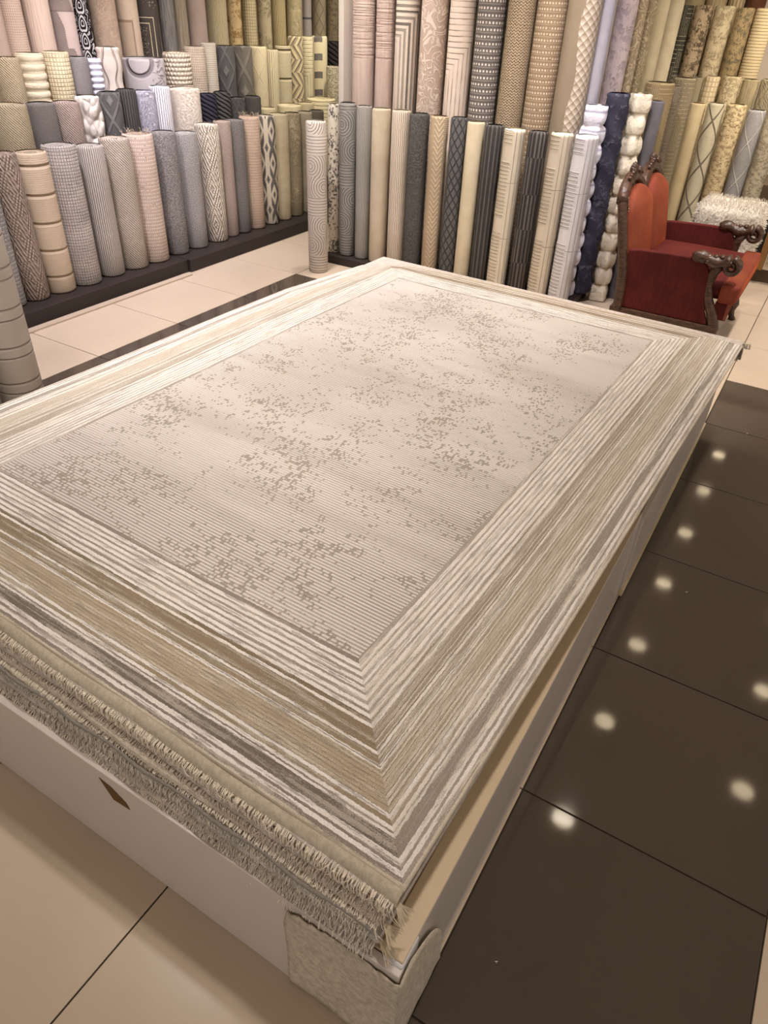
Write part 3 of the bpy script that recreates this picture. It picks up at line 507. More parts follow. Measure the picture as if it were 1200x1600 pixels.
def roll_mat(i, pat, c1, c2, s, seed, r):
    M = Mat('carpet_%s_%d' % (pat, i), .95, .12)
    u, v, _ = M.coord('UV')
    P = M.vec(u, v, seed)
    fuzz = M.noise(P, 420, 2)
    soft = M.noise(P, 14, 3)
    D = .004; F = None; H = None
    def dia(k, ku=.55): return (u / (k * ku) + .5).tri() + (v / k).tri()
    if pat == 'twill':
        a = ((u + v) / (s * 1.35))
        F = ((a * 6.2832).sin() * .5 + .5).ss(.15, .85) * (M.noise(P, 160, 1).ss(.3, .6) * .5 + .5) * (soft.ss(.2, .55) * .4 + .6) * 1.15
        H = 1.0 - F
    elif pat == 'twill_blocks':
        a = ((u + v) / s); bl = ((v / .34).fr().lt(.45)).mx((u - v * .3 + .2).gt(.045) * 0.0)
        sel = (u.lt(.0)).mx((v / .34).fr().lt(.4)) * ((v / .34).fr() * .12 - .06).lt(u * -1.0 + .03)
        F = ((a * 6.2832).sin() * .5 + .5) * sel; F = F.mx(((v / .34).tri()).gt(.985) * .8); H = 1.0 - F
    elif pat == 'fleck':
        F = M.noise(P, 1.0 / s, 2, .7).ss(.42, .60) * .85; H = 1.0 - F
    elif pat in ('knit', 'cross'):
        F = ((u / s).tri().ss(.5, .95) * .6).mx((v / (s * 1.1)).tri().ss(.55, .95) * .55) * (soft * 1.2 + .3) * 1.2; H = 1.0 - F
        if pat == 'knit': F = F * .9 + ((v * 30.0 + soft * 3.0).sin() * .5 + .5) * .18
        else: D = .002
    elif pat == 'ribs_v':
        w = M.noise(P, 40, 2)
        F = ((u / s) + w * .35).tri().ss(.5, .95) * (.45 + w); H = 1.0 - (u / s + w * .35).tri().ss(.4, 1.0)
    elif pat == 'ribs_h':
        F = (v / s).tri().ss(.72, 1.0); H = 1.0 - F
    elif pat == 'bands':
        d = (v / s + .35).tri(); F = d.ss(1 - .022 / s, 1.0) * .9 + (v / .011).tri() * .12; H = 1.0 - d.ss(1 - .03 / s, 1.0) + (v / .011).tri() * .05; D = .02
    elif pat == 'bands_double':
        d = (v / s).tri().ss(.9, .99).mx((v / s + .28).tri().ss(.92, 1.0)); F = d * .7 + (u / .008).tri() * .25 * soft; H = 1.0 - d; D = .006
    elif pat == 'dots':
        fv = (v / s).fr(); row = (v / s).fl()
        q = u / (s * .62) + row * .5 + M.white(row, 3.0, seed) * .3
        F = ((fv - .5).ab().lt(.17)) * ((q.fr() - .5).ab().lt(.27)); F = F * M.noise(P, 90, 1).ss(.28, .45)
        F = F.mx((fv.lt(.2) * .18)); H = F; D = .006
    elif pat == 'diamond_knit':
        d = dia(s, .42); k = (d * 2.5).tri(); kn = ((u + v) * 90.0 * 3.14).sin() * .5 + .5
        F = (1.0 - k.ss(.12, .50)) * .95 + kn * .22 + M.noise(P, 220, 1) * .2 - .12; H = k * .9 + kn * .3; D = .012
        F = F.m('MULTIPLY', .95, clamp=True)
    elif pat == 'diamonds':
        d = dia(s, .42); e = (d - 1.0).ab()
        F = (e.lt(.30) * (u.ab().gt(.018))).mx(d.lt(.30)).mx(d.gt(1.72)); F = F * M.noise(P, 200, 1).ss(.25, .4)
        F = F.mx(((d * 5.0).tri().gt(.7)) * .22); H = F * .5 + (d * 5.0).tri() * .4; D = .005
    elif pat == 'big_diamond':
        d = dia(s, .62); e = (d - 1.0).ab()
        F = (e.ss(.22, .08) * .6).mx((d - .18).ss(.25, .0) * .9); F = F * (soft + .3); H = F; D = .008
    elif pat == 'lattice':
        d = dia(s, .62); F = (d - 1.0).ab().ss(.26, .12); H = 1.0 - F; D = .005
    elif pat == 'lattice_big':
        d = dia(s, .6); F = (d - 1.0).ab().ss(.09, .04); H = F; D = .008
        F = F.mx(M.noise(P, 60, 4, .7).ss(.52, .7) * .35)
    elif pat == 'zigzag':
        w = v + (u / .06).tri() * .040; F = (w / .033).tri().ss(.66, .84) * (u.ab().lt(.034)); F = F.mx((v / .011).tri().ss(.5, .9) * (u.gt(.034)) * .55); F = F * .85; H = F; D = .005
    elif pat == 'chevron':
        w = v + u * 1.3 * ((v / s).fr().gt(.5) * 2.0 - 1.0); F = (w / (s * .38)).tri().ss(.35, .75) * (.6 + soft * .6); H = 1.0 - F; D = .012
    elif pat == 'herring':
        w = v + (u / .024).tri() * .012; F = (w / (s * 1.3)).tri().ss(.35, .8) * (M.noise(P, 110, 1) + .4); H = 1.0 - F
    elif pat == 'arcs':
        row = (v / s).fl(); fv = (v / s).fr(); sd = (row * .5).fr().gt(.25) * 2.0 - 1.0
        du = u * sd + .05; dd = (du * du + (fv - .5) * (fv - .5) * (s * s * 1.1)).sq()
        a = (dd / .0185).tri().ss(.70, 1.0); hz = (v / .019).tri().ss(.70, 1.0)
        F = ((row * .3334).fr().lt(.2)).mix(a, hz) * .95; H = 1.0 - F; D = .014
    elif pat == 'waves_v':
        F = ((u + (v * 130.0).sin() * .0016) / s).tri().ss(.5, .9) * .9; H = 1.0 - F; D = .004
    elif pat == 'slant':
        F = ((v + u * .5 + soft * .02) / s).tri().ss(.35, .9); H = 1.0 - F; D = .012
    elif pat == 'bark':
        n = M.noise(M.vec(u * 3.0, v, seed), 60, 4, .6); n2 = M.noise(M.vec(u, v * .4, seed), 70, 2); F = n.ss(.45, .62) * .7 + n2.ss(.5, .6) * .3; H = 1.0 - F; D = .010
    elif pat == 'carved':
        n = M.voro(M.vec(u + v * .6, v * .8 - u, seed), 1.0 / s * 1.4); F = n.ss(.55, .75) * .8; H = 1.0 - n.ss(.2, .8); D = .03
    elif pat == 'wave_carved':
        w = (u.ab() - .045 + (v * 32.0).sin() * .012).ab(); F = w.ss(.012, .002) * .8; H = 1.0 - F + soft * .4; D = .02
    elif pat == 'damask':
        n = M.noise(P, .95 / s * 1.4, 1.2, .4, 1.6); w = (n * 34.0).sin(); F = w.ss(.15, .55) * .9; F = F * M.noise(P, 200, 1).ss(.2, .4)
        if c1 == '241f22':
            fv = (v / s).fr() - .42; uu = u + .004; q = uu * (((v / s).fl() * .5).fr().gt(.25) * 2.0 - 1.0)
            hd = (q * q * 1.4 + (fv + q.ab() * 6.0 - .12) * (fv + q.ab() * 6.0 - .12) * (s * s * .55)).sq()
            F = ((hd - .030).ab().ss(.0065, .003)).mx((hd - .012).ab().ss(.004, .0015)).mx((w.ss(.5, .8)) * (hd.gt(.042)))
        H = F; D = .004
    elif pat in ('ornate', 'carved_fine'):
        n = M.noise(P, 1.1 / s, 3, .6, 1.2); F = (n * 26.0).sin().ss(.1, .7) * .75 * M.noise(P, 9, 2).ss(.3, .6); H = F; D = .006
        if pat == 'carved_fine': F = F * .6; D = .010
    elif pat == 'arabesque':
        d = ((u + .035) * (u + .035) * .8 + ((v / .30).fr() - .5) * ((v / .30).fr() - .5) * .09).sq()
        F = ((d - .085).ab().ss(.02, .006)).mx(u.gt(.05) * M.noise(P, 22, 2, .5, 1.0).ss(.5, .6) * .6); H = 1.0 - F; D = .014
    elif pat == 'pebble':
        row = (v / s).fl(); q = ((u / s) + row * .5).fr() - .5; f = (v / s).fr() - .5
        d = (q * q + f * f).sq(); F = d.ss(.34, .55); H = 1.0 - d * 1.6; D = .014
    elif pat in ('frame', 'frame_dark', 'frame_stripes', 'frame_lines', 'faint_frame'):
        V0 = {'frame': .62, 'frame_dark': 1.02, 'frame_stripes': 1.52, 'frame_lines': 1.38, 'faint_frame': 1.25}[pat]
        d = (u * -1.0 + r * 1.0).mn(v * -1.0 + V0)
        wob = M.noise(P, 60, 2) * .004
        L = ((d + wob) / s).tri()
        if pat == 'frame_stripes':
            F = L.ss(.45, .6) * ((d / (s * 2.2)).fr() * .6 + .45); F = F * d.ss(.16, .10).mx(.35)
        elif pat == 'frame_dark':
            F = L.ss(.78, .9) * d.gt(.01) * d.lt(.09); F = F.mx(M.noise(P, 90, 3, .7).ss(.55, .62) * d.gt(.09) * .8).mx(v.gt(V0 + .01) * M.noise(P, 60, 2).ss(.6, .65) * .4)
        elif pat == 'faint_frame':
            F = M.noise(M.vec(u * 26.0, v * 1.2, seed), 3, 3).ss(.4, .7) * .5 + (v.gt(V0)) * M.noise(M.vec(u * 1.2, v * 30.0, seed), 3, 3).ss(.4, .65) * .9
        else:
            F = L.ss(.7, .9) * (M.noise(P, 10, 2).ss(.35, .6) * .7 + .3)
        H = 1.0 - F; D = .003
    elif pat == 'panel':
        ins = (u.gt(-.055)) * (u.lt(.02)) * (v.lt(.96)); ln = ((u - .025).ab().lt(.006) * v.lt(.97)).mx((v - .965).ab().lt(.008) * u.lt(.03))
        F = ln.mx(ins * .35).mx(M.noise(M.vec(u, v * .5, seed), 60, 4, .7).ss(.55, .7) * .4 * (1.0 - ins)); H = 1.0 - ln; D = .004
    elif pat == 'panel_line':
        F = ((v - .98).ab().lt(.008)).mx(M.noise(P, 50, 3, .7).ss(.55, .7) * .25); H = 1.0 - F
    elif pat == 'streak':
        F = M.noise(M.vec(u * 1.0 / s * .05 * 8.0, v * .6, seed), 12, 4, .65).ss(.38, .66); H = F; D = .002
    elif pat == 'distress':
        n = M.noise(M.vec(u, v * 1.6, seed), .8 / s, 4, .65); n2 = M.noise(M.vec(u * 2.0, v, seed + 5.0), .9 / s * 3, 3, .7)
        F = (n * .62 + n2 * .5).ss(.54, .66) * .9; H = 1.0 - F; D = .003
    elif pat == 'distress_h':
        row = (v / .012).fl(); q = M.noise(M.vec(u * 30.0, row * 3.7, seed), 1.6, 2, .6); n = M.noise(M.vec(u * .6, v, seed), 10, 2)
        F = (q * .7 + n * .5).ss(.62, .68) * .9; H = 1.0 - F
    elif pat == 'stripes_v':
        F = (u / s).tri().ss(.3, .6); H = 1.0 - F; D = .006
    elif pat == 'stripes_blocks':
        F = (u / s + ((v / .21).fl()) * .5 + ((u / .033).fl()) * .2).tri().ss(.35, .6); H = 1.0 - F; D = .006
    elif pat in ('carved_ribs', 'carved_white'):
        zone = (u.lt(-.012)) * ((v / .42 + .1).fr().gt(.22)); hz = (v / .022).tri().ss(.55, 1.0)
        vt = (((u - .012) / .03).tri()).ss(.88, 1.0) * (u.gt(-.012))
        st = ((v / .34).tri()).ss(.985, 1.0) * (u.gt(-.012))
        F = (zone * hz * .55).mx(vt * .7).mx(st * .6) * .8; H = 1.0 - F; D = .014
        if pat == 'carved_white': F = F.mx(((u - .02) / .012).tri().ss(.7, 1.0) * u.gt(.02) * .6)
    elif pat == 'blocks':
        z = (u.gt(-.055)) * (u.lt(.028)); f = (v / s + .15 + u * u * 14.0).fr()
        F = z * f.lt(.38); F = F * ((u / .012).tri().ss(.95, .7) * .4 + .6); H = 1.0 - F; D = .004
    elif pat == 'scales':
        a = (u + v) / s; b = (v - u) / s; g = (a.fr() + b.fr()) * .5
        on = u.gt(-.015 + 0.0) ; on = (u + (a.fl() * .7).sin() * .012).gt(.0)
        F = on * (1.25 - g * 1.5).m('MULTIPLY', 1.0, clamp=True); F = F * (a.fr().gt(.08)) * (b.fr().gt(.08))  # pale-to-dark gradient paints shading onto the raised scales
        F = F.mx((1.0 - on) * fuzz.ss(.5, .7) * .35); H = on * (1.0 - g); D = .02
    elif pat == 'maze':
        cu = (u / (s * .9)).fl(); cv = (v / (s * 1.5)).fl(); k = M.white(cu, cv, seed).gt(.5)
        F = k.mix((v / (s * .42)).tri().gt(.80), (u / (s * .22)).tri().gt(.72)) * .9; F = F * M.noise(P, 90, 2).ss(.3, .5); H = F; D = .004
    elif pat == 'shag':
        F = M.noise(P, 18, 5, .7).ss(.48, .75); H = F; D = .02
    elif pat == 'fuzz':
        F = M.noise(P, 60, 4, .7).ss(.4, .7) * .8; H = 1.0 - F; D = .006
    elif pat in ('puffy', 'bubble'):
        F = (v / s).tri().ss(.78, 1.0); H = M.noise(P, 120, 3, .6)
        if pat == 'bubble': H = M.noise(P, 30, 4, .6); D = .012; F = F.mx(M.noise(P, 24, 3, .6).ss(.5, .75) * .55)
    else:
        F = soft.ss(.3, .7) * .7; H = fuzz
    if pat in ('fleck', 'twill', 'knit', 'cross', 'herring', 'twill_blocks', 'diamond_knit', 'waves_v', 'ribs_h'): c2 = tuple(q * (.85 if pat in ('fleck', 'twill', 'diamond_knit') else .66) for q in lin(c2)[:3])
    c = M.mixc(F, c1, c2)
    M.base(M.shade(c, 1.02 + (fuzz - .5) * .40 + (soft - .5) * .10))
    M.bump(H * 1.0 + fuzz * .2, D * 1.3, .9)
    return M.m

M_BACK = simple('carpet_backing', 'b3a792', .95, .05, .2, 120, .002)
M_CORE_SHADE = simple('core_shade', '2a241e', .9, .1)  # shade of the hollow core put into a dark colour
def film_mat():
    M = Mat('plastic_film', .1, .5); nt = M.nt
    x, y, z = M.coord('Object')
    n = M.noise(M.vec(x * 3.0, y * 3.0, z), 22, 3, .6, 1.0)
    bp = nt.nodes.new('ShaderNodeBump'); bp.inputs['Distance'].default_value = .012; bp.inputs['Strength'].default_value = .8
    nt.links.new(n.k, bp.inputs['Height'])
    gl = nt.nodes.new('ShaderNodeBsdfGlossy'); gl.inputs['Roughness'].default_value = .12; gl.inputs[0].default_value = (.9, .9, .92, 1)
    tr = nt.nodes.new('ShaderNodeBsdfTransparent'); tr.inputs[0].default_value = (.99, .99, .99, 1)
    fr = nt.nodes.new('ShaderNodeFresnel'); fr.inputs[0].default_value = 1.22
    nt.links.new(bp.outputs[0], gl.inputs['Normal']); nt.links.new(bp.outputs[0], fr.inputs['Normal'])
    mx = nt.nodes.new('ShaderNodeMixShader'); nt.links.new((E(nt, fr.outputs[0]) * .4).k, mx.inputs[0]); nt.links.new(tr.outputs[0], mx.inputs[1]); nt.links.new(gl.outputs[0], mx.inputs[2])
    nt.links.new(mx.outputs[0], nt.nodes['Material Output'].inputs[0]); nt.nodes.remove(M.b); return M.m
M_FILM = film_mat()

def roll_body(r, h, pat, s, seed):
    """rolled carpet: one outer wrap with rounded rims, a lapped end at the back, rings or bulges where the carpet has them"""
    R = random.Random(seed); n = 40
    bev = min(.014, r * .2)
    zs = [(0, r - bev), (bev * .3, r - bev * .3), (bev, r)]
    k = 3
    if pat == 'puffy':
        N = max(3, round(h / s)); k = N * 6
    elif pat == 'bubble':
        N = max(3, round(h / s)); k = N * 8
    elif pat in ('carved_ribs', 'carved_white'):
        k = int(h / .0055)
    elif pat in ('shag', 'wave_carved', 'carved'):
        k = 40
    for i in range(1, k):
        z = bev + (h - 2 * bev) * i / k; rr = r
        if pat == 'puffy': rr = r - .013 * (1 - abs(math.sin(math.pi * z / h * N)) ** .5)
        if pat == 'bubble': rr = r - .026 * (1 - abs(math.sin(math.pi * z / h * N)) ** .38)
        if pat == 'wave_carved': rr = r - .008 * (1 + math.sin(z * 32)) * .5
        zs.append((z, rr))
    zs += [(h - bev, r), (h - bev * .3, r - bev * .3), (h, r - bev)]
    lean = R.uniform(-.006, .006); ph = R.uniform(0, 6.28)
    v = []; uv = []
    for z, rr in zs:
        for a in range(n + 1):
            t = 2 * math.pi * a / n
            q = rr * (1 + .012 * math.sin(2 * t + ph) + .006 * math.sin(3 * t - ph)) - .004 * (1 - a / n)
            if pat == 'shag': q += .012 * math.sin(z * 60 + 3 * t + ph) * math.sin(5 * t + z * 23) - .006
            if pat == 'bubble': q += .007 * math.sin(4 * t + math.floor(z / h * N) * 2.1 + ph)
            if pat in ('carved_ribs', 'carved_white') and math.pi + .15 < t < math.pi + 2.0 and ((z / .42 + .1) % 1) > .22: q += .006 * abs(math.sin(math.pi * z / .022 + math.pi / 2)) ** .6 - .003
            if pat == 'carved': q += .006 * math.sin(4 * t + z * 30)
            v.append((q * math.sin(t), q * math.cos(t), z))   # lap seam at local +Y, front at local -Y
            uv.append(((math.pi - t) * r, z))
    f = []
    for i in range(len(zs) - 1):
        for a in range(n):
            p = i * (n + 1) + a
            f.append((p, p + n + 1, p + n + 2, p + 1))
    f.append(tuple(range(n)))                                  # foot
    return v, f, uv

def spiral_end(r, h, seed):
    """the wound edge seen from above: a spiral of carpet layers round an open core"""
    R = random.Random(seed); th = .0085; core = r * R.uniform(.16, .3)
    turns = max(2.0, (r - .010 - core) / (th + .002)); n = int(turns * 22)
    v = []; f = []
    t0 = R.uniform(0, 6.28)
    for i in range(n + 1):
        t = i / 22 * 2 * math.pi; c = core + (r - .012 - core) * i / n
        zz = h - .006 - .004 * (1 - i / n) + .0016 * math.sin(t * 1.7 + seed)
        for dr, dz in ((0, -.014), (.0012, 0), (th - .0012, 0), (th, -.014)):
            v.append(((c + dr) * math.cos(t + t0), (c + dr) * math.sin(t + t0), zz + dz))
    for i in range(n):
        for k in range(3):
            p = i * 4 + k; f.append((p, p + 1, p + 5, p + 4))
    return v, f

def strands(specs, seed):
    """thin three-sided yarn strands; specs = list of point lists, radius"""
    v = []; f = []
    for pts, rad in specs:
        m = len(pts); b = len(v)
        for i, q in enumerate(pts):
            rr = rad * (1 - .5 * i / (m - 1))
            for k in range(3):
                a = 2.094 * k; v.append((q[0] + rr * math.cos(a) * .8, q[1] + rr * math.sin(a), q[2] + rr * math.sin(a + 1)))
        for i in range(m - 1):
            for k in range(3):
                f.append((b + i * 3 + k, b + i * 3 + (k + 1) % 3, b + i * 3 + 3 + (k + 1) % 3, b + i * 3 + 3 + k))
    return v, f

M_YARN = simple('cream_yarn', 'cfc0a6', .95, .05, .2, 150)
for i, (x, y, z0, z1, r, pat, c1, c2, s, label, group, ex) in enumerate(ROLLS):
    h = z1 - z0; seed = i * 3.7 + 1
    mt = roll_mat(i, pat, c1, c2, s, seed, r)
    v, f, uv = roll_body(r, h, pat, s, i)
    o = mesh('carpet_roll', v, f, mt, None, True, uv, (x, y, z0))
    face = math.atan2(CAM[0] - x, -(CAM[1] - y))               # motif towards the shop floor
    o.rotation_euler = (0, 0, face)
    tag(o, label, 'carpet roll', group)
    if z1 < 1.9:
        dark = sum(lin(c1)[:3]) < .5
        M2 = mt if pat in ('puffy', 'bubble') else None
        me_back = simple('wound_edge_%d' % i, tuple(q * .92 + .015 for q in lin(c1)[:3]), .95, .05, .25, 140, .002)
        sv, sf = spiral_end(r if pat not in ('carved', 'wave_carved', 'shag', 'bubble') else r * .86, h, i)
        mesh('wound_edge', sv, sf, me_back, o)
        MB().tube([(0, 0, h - .07), (0, 0, h - .022)], r - .006 if pat not in ('carved', 'wave_carved', 'shag', 'puffy', 'bubble') else r * .72, 24).build('core_shade_plug', M_CORE_SHADE if pat not in ('puffy', 'bubble') else me_back, o)  # added plug; where dark, its colour stands for shade in the core
    if ex.get('fringe'):
        R = random.Random(i); sp = []
        for k in range(34):
            a = R.uniform(0, 6.28); d = R.uniform(.5, 1.0) * r; q = (d * math.cos(a), d * math.sin(a)); l = R.uniform(.012, .03); b = R.uniform(-.02, .02)
            sp.append(([(q[0], q[1], h - .01), (q[0] + b * .3, q[1] + b * .4, h + l * .6), (q[0] + b, q[1] + b * .8, h + l)], .0014))
        sv, sf = strands(sp, i); tag(mesh('fringe', sv, sf, M_YARN, o), kind='stuff')
    if ex.get('wrap'):
        n = 28; v = []; f = []; R = random.Random(i * 5)
        zz = [.02 + (h + .012 - .02) * k / 16 for k in range(17)]
        for z in zz:
            for a in range(n):
                t = 2 * math.pi * a / n; q = r + .004 + .002 * math.sin(5 * t + z * 9) + .0015 * R.random()
                v.append((q * math.cos(t), q * math.sin(t), z))
        for k in range(16):
            for a in range(n): f.append((k * n + a, k * n + (a + 1) % n, (k + 1) * n + (a + 1) % n, (k + 1) * n + a))
        tag(mesh('plastic_wrap', v, f, M_FILM, o, True), 'clear crinkled plastic film')
# ---------------------------------------------------------------- the rug stack
YAW = -.0338
RX, RY, RZ = -.61, .641, .498
RL, RW = 2.95, 1.985

# crate under the rugs
M_LAM = simple('crate_laminate', 'cfc5bc', .22, .5, .03, 6)
M_TOP = simple('crate_top', 'c6b297', .6, .3, .05, 30)
M_PALE_STRIP = simple('crate_pale_strip', 'cdbb95', .4, .4, .05, 10)
BX0, BX1, BY0, BY1, BZ = -.676, 2.34, .604, 2.60, .352
crate = empty('display_crate', (.8, 1.6, 0)); tag(crate, 'low white laminate crate holding the stack of rugs', 'crate')
o0 = (.8, 1.6, 0)
MB().box((BX0, BY0, 0), (BX0 + .018, BY1, BZ - .004), .0015).build('front_board', M_LAM, crate, off=o0)
MB().box((BX0 + .019, BY0 + .004, 0), (.885, BY0 + .022, BZ), .0015).build('side_board', M_LAM, crate, off=o0)
far_board = MB().box((.888, BY0 - .006, .03), (BX1, BY0 + .012, BZ - .012), .0015).build('side_board', M_LAM, crate, off=o0)
MB().box((.888, BY0 - .012, 0), (BX1, BY0 + .012, .029), .0015).build('foot_strip', M_PALE_STRIP, far_board, off=o0)  # pale strip along the foot of the far board
MB().box((BX0, BY1 - .018, 0), (BX1, BY1, BZ), .0015).build('side_board', M_LAM, crate, off=o0)
MB().box((BX1 + .001, BY0, 0), (BX1 + .019, BY1, BZ), .0015).build('end_board', M_LAM, crate, off=o0)
MB().box((BX0 + .02, BY0 + .0225, BZ - .03), (BX1 - .001, BY1 - .019, BZ - .002), .0015).build('lid', M_TOP, crate, off=o0)
M_EDGE = simple('lid_edge', 'd2bd9d', .5, .3, .04, 20)
MB().box((BX0 + .02, BY0 + .0045, BZ + .0005), (.885, BY0 + .05, BZ + .006), .001).build('rim_strip', M_EDGE, crate, off=o0)
# corner profile with a screw, chipped laminate
cap_ = MB().box((BX0 + .012, BY0 + .001, BZ - .05), (BX0 + .075, BY0 + .040, BZ + .001), .004).build('corner_cap', simple('corner_plastic', 'c9c6c4', .3, .5, .02), crate, off=o0)
MB().tube([(BX0 + .032, BY0 + .016, BZ), (BX0 + .032, BY0 + .016, BZ + .003)], .006, 12).build('screw', simple('screw_steel', '5c5a58', .35, .5, .05, 60, 0, .8), cap_, off=o0)
MB().prism([(1.335, .318), (1.305, .262), (1.255, .268), (1.262, .287), (1.30, .312)], 'x', BX0 - .0012, BX0 + .002).build('chipped_patch', simple('bare_chipboard', '6d5233', .9, .1, .3, 120), crate, off=o0)

# carpet offcut taped round the near corner
def cloth_mat(name, c1, c2, sc, D=.003, space='Object'):
    M = Mat(name, .95, .1); x, y, z = M.coord(space); P = M.vec(x, y, z)
    n = M.noise(P, sc, 4, .7); n2 = M.noise(P, sc * 7, 2); n3 = M.noise(P, sc * .12, 2)
    M.base(M.shade(M.mixc(n.ss(.35, .68), c1, c2), .9 + (n2 - .5) * .35 + n3 * .2)); M.bump(n * .6 + n2 * .5, D); return M.m
M_OFF = cloth_mat('offcut_weave', 'd2c6b2', 'b5a995', 60)
def bent_sheet(name, th):
    """sheet folded round the crate's near corner: front wing and side wing"""
    pts = []   # (x, y) along the fold with height range
    R = random.Random(3)
    cols = []
    n1 = 26
    for k in range(n1 + 1):
        y = .845 - (.845 - (BY0 - .004)) * k / n1
        top = .302 - .012 * math.sin(k * .9) * (k < 4) - (.06 if k == 0 else 0) + .004 * R.uniform(-1, 1)
        cols.append((BX0 - .004, y, top + .03))
    n2 = 18
    for k in range(1, n2 + 1):
        t = k / n2; x = BX0 - .004 + .205 * t
        top = .34 * math.sqrt(max(0, 1 - t ** 2.4)) if t > .25 else .335 + .02 * t
        cols.append((x, BY0 - .003, max(top, .004)))
    v = []; m = 12
    for (x, y, top) in cols:
        for j in range(m + 1):
            z = .002 + (top - .002) * j / m
            w = .0016 * math.sin(x * 40 + y * 33 + z * 26)
            v.append((x - (w if y > BY0 else 0), y - (0 if y > BY0 else abs(w)), z))
    f = [(i * (m + 1) + j, (i + 1) * (m + 1) + j, (i + 1) * (m + 1) + j + 1, i * (m + 1) + j + 1) for i in range(len(cols) - 1) for j in range(m)]
    o = mesh(name, v, f, M_OFF, None, True)
    md = o.modifiers.new('solid', 'SOLIDIFY'); md.thickness = th; md.offset = 0
    return o
tag(bent_sheet('carpet_offcut', .003), 'worn beige carpet offcut wrapped round the near corner of the crate', 'carpet piece')

# the rugs of the stack
def yarn(name, c): return simple(name, tuple(min(.92, q * 1.3) for q in lin(c)[:3]), .95, .05, .22, 160)
STACK = [ # z0, thickness, front x, right y, colours, fringe colour, fringe length, label
 (.3525, .022, -.668, .664, ('bdb1a0', 'a79b8a'), 'd6cdbd', .078, 'lowest rug of the stack, cream fringe hanging over the crate edge'),
 (.3750, .021, -.664, .656, ('b3aca4', '9a938b'), 'bdb4aa', .052, 'grey shaggy rug second from the bottom of the stack'),
 (.3965, .018, -.657, .668, ('c4b8a6', 'aba08f'), 'ccc4b6', .046, 'beige grey rug with dark bound edge, third from bottom of the stack'),
 (.4150, .020, -.651, .660, ('bdb1a0', 'a69a8b'), 'd4cbbb', .044, 'cream fringed rug in the middle of the stack'),
 (.4355, .020, -.641, .652, ('b5aba1', '9d948b'), 'c0b5a7', .034, 'mauve grey rug third from the top of the stack'),
 (.4560, .024, -.631, .650, ('b8aea4', 'a2988f'), 'c8bca8', .030, 'grey rug directly beneath the top rug'),
]
def fringe_mesh(x, z, y0, y1, length, seed, mode=0):
    R = random.Random(seed); sp = []; y = y0
    while y < y1:
        y += R.uniform(.0014, .0030)
        l = length * R.uniform(.75, 1.15); sl = R.gauss(0, .010); out = R.uniform(.006, .013)
        curl = R.uniform(-.4, 1.0)
        p0 = (x + .012, y, z + R.uniform(-.003, .002)); p1 = (x - out * .7, y + sl * .3, z - l * .18); p2 = (x - out, y + sl * .7, z - l * .6); p3 = (x - out * (.7 - .5 * curl), y + sl * 1.3, z - l)
        sp.append(([p0, p1, p2, p3], R.uniform(.0009, .0014)))
    return strands(sp, seed)
for k, (z0, th, fx, ry, cc, fc, fl_, label) in enumerate(STACK):
    R = random.Random(k + 50)
    rug = empty('stacked_rug', (fx, ry, z0)); tag(rug, label, 'rug', 'rugs stacked on the crate')
    rug.rotation_euler = (0, 0, YAW * (.5 + .1 * k))
    # rug body with a softly wavy, rounded front edge
    Lr, Wr = 2.88 + .02 * (k % 3), 1.94 - (ry - .64)
    ny = 60; prof = [(.03, 0), (.008, .001), (0, .25), (-.002, .5), (.001, .8), (.008, .98), (.05, 1.0)]
    v = []; f = []
    for j in range(ny + 1):
        y = Wr * j / ny; w = .0035 * math.sin(y * 9 + k * 2) + R.uniform(-.0012, .0012); zz = .0022 * math.sin(y * 6 + k)
        for px_, pz in prof: v.append((px_ + w, y, pz * th + (zz if pz > .3 else 0)))
        v.append((Lr, y, th)); v.append((Lr, y, 0))
    m = len(prof) + 2
    for j in range(ny):
        for i in range(m): f.append((j * m + i, j * m + (i + 1) % m, (j + 1) * m + (i + 1) % m, (j + 1) * m + i))
    f.append(tuple(range(m))); f.append(tuple(ny * m + i for i in reversed(range(m))))
    mesh('pile', v, f, cloth_mat('stack_pile_%d' % k, tuple(q * 1.35 for q in lin(cc[0])[:3]), tuple(q * 1.35 for q in lin(cc[1])[:3]), 55, .006), rug)
    sv, sf = fringe_mesh(0, th * .5, .004, Wr - .01, fl_, k)
    tag(mesh('fringe', sv, sf, yarn('fringe_yarn_%d' % k, fc), rug), kind='stuff')
    if k in (2,):
        bd = MB(); n = 150
        pth = [(-.0035 + .003 * math.sin(q * .4), Wr * q / n, th * .75 + (.0014 if q % 2 else -.0014)) for q in range(n + 1)]
        bd.tube(pth, .0042, 6); bd.build('bound_edge', simple('binding', '8a837b', .8, .2, .3, 200), rug, True)
    # loose corner tassel and far-end tassel
    if k in (1, 3, 5):
        sp = []
        for q in range(30):
            a = R.uniform(-1, 1); l = R.uniform(.012, .028)
            sp.append(([(.012, .006, th * .6), (.004 + a * .006, -.014 + R.uniform(-.004, .004), th * .45), (a * .02, -.02 - l * .55, th * .1 - l * .25 + R.uniform(-.004, .004))], .0013))
        sv, sf = strands(sp, k); tag(mesh('corner_tassel', sv, sf, yarn('tassel_%d' % k, 'b8aa93'), rug), kind='stuff')
    if k in (3, 5):
        sp = []
        for q in range(40):
            a = R.uniform(-1, 1); l = R.uniform(.02, .045)
            sp.append(([(Lr - .01, .02 + .05 * abs(a), th * .5), (Lr + .02, .0 + .03 * a, th * .4), (Lr + l * .6, -.03 * abs(a) - .004, -l * .4)], .0015))
        sv, sf = strands(sp, k + 9); tag(mesh('end_tassel', sv, sf, yarn('end_tassel_%d' % k, 'b5ab9d'), rug), kind='stuff')

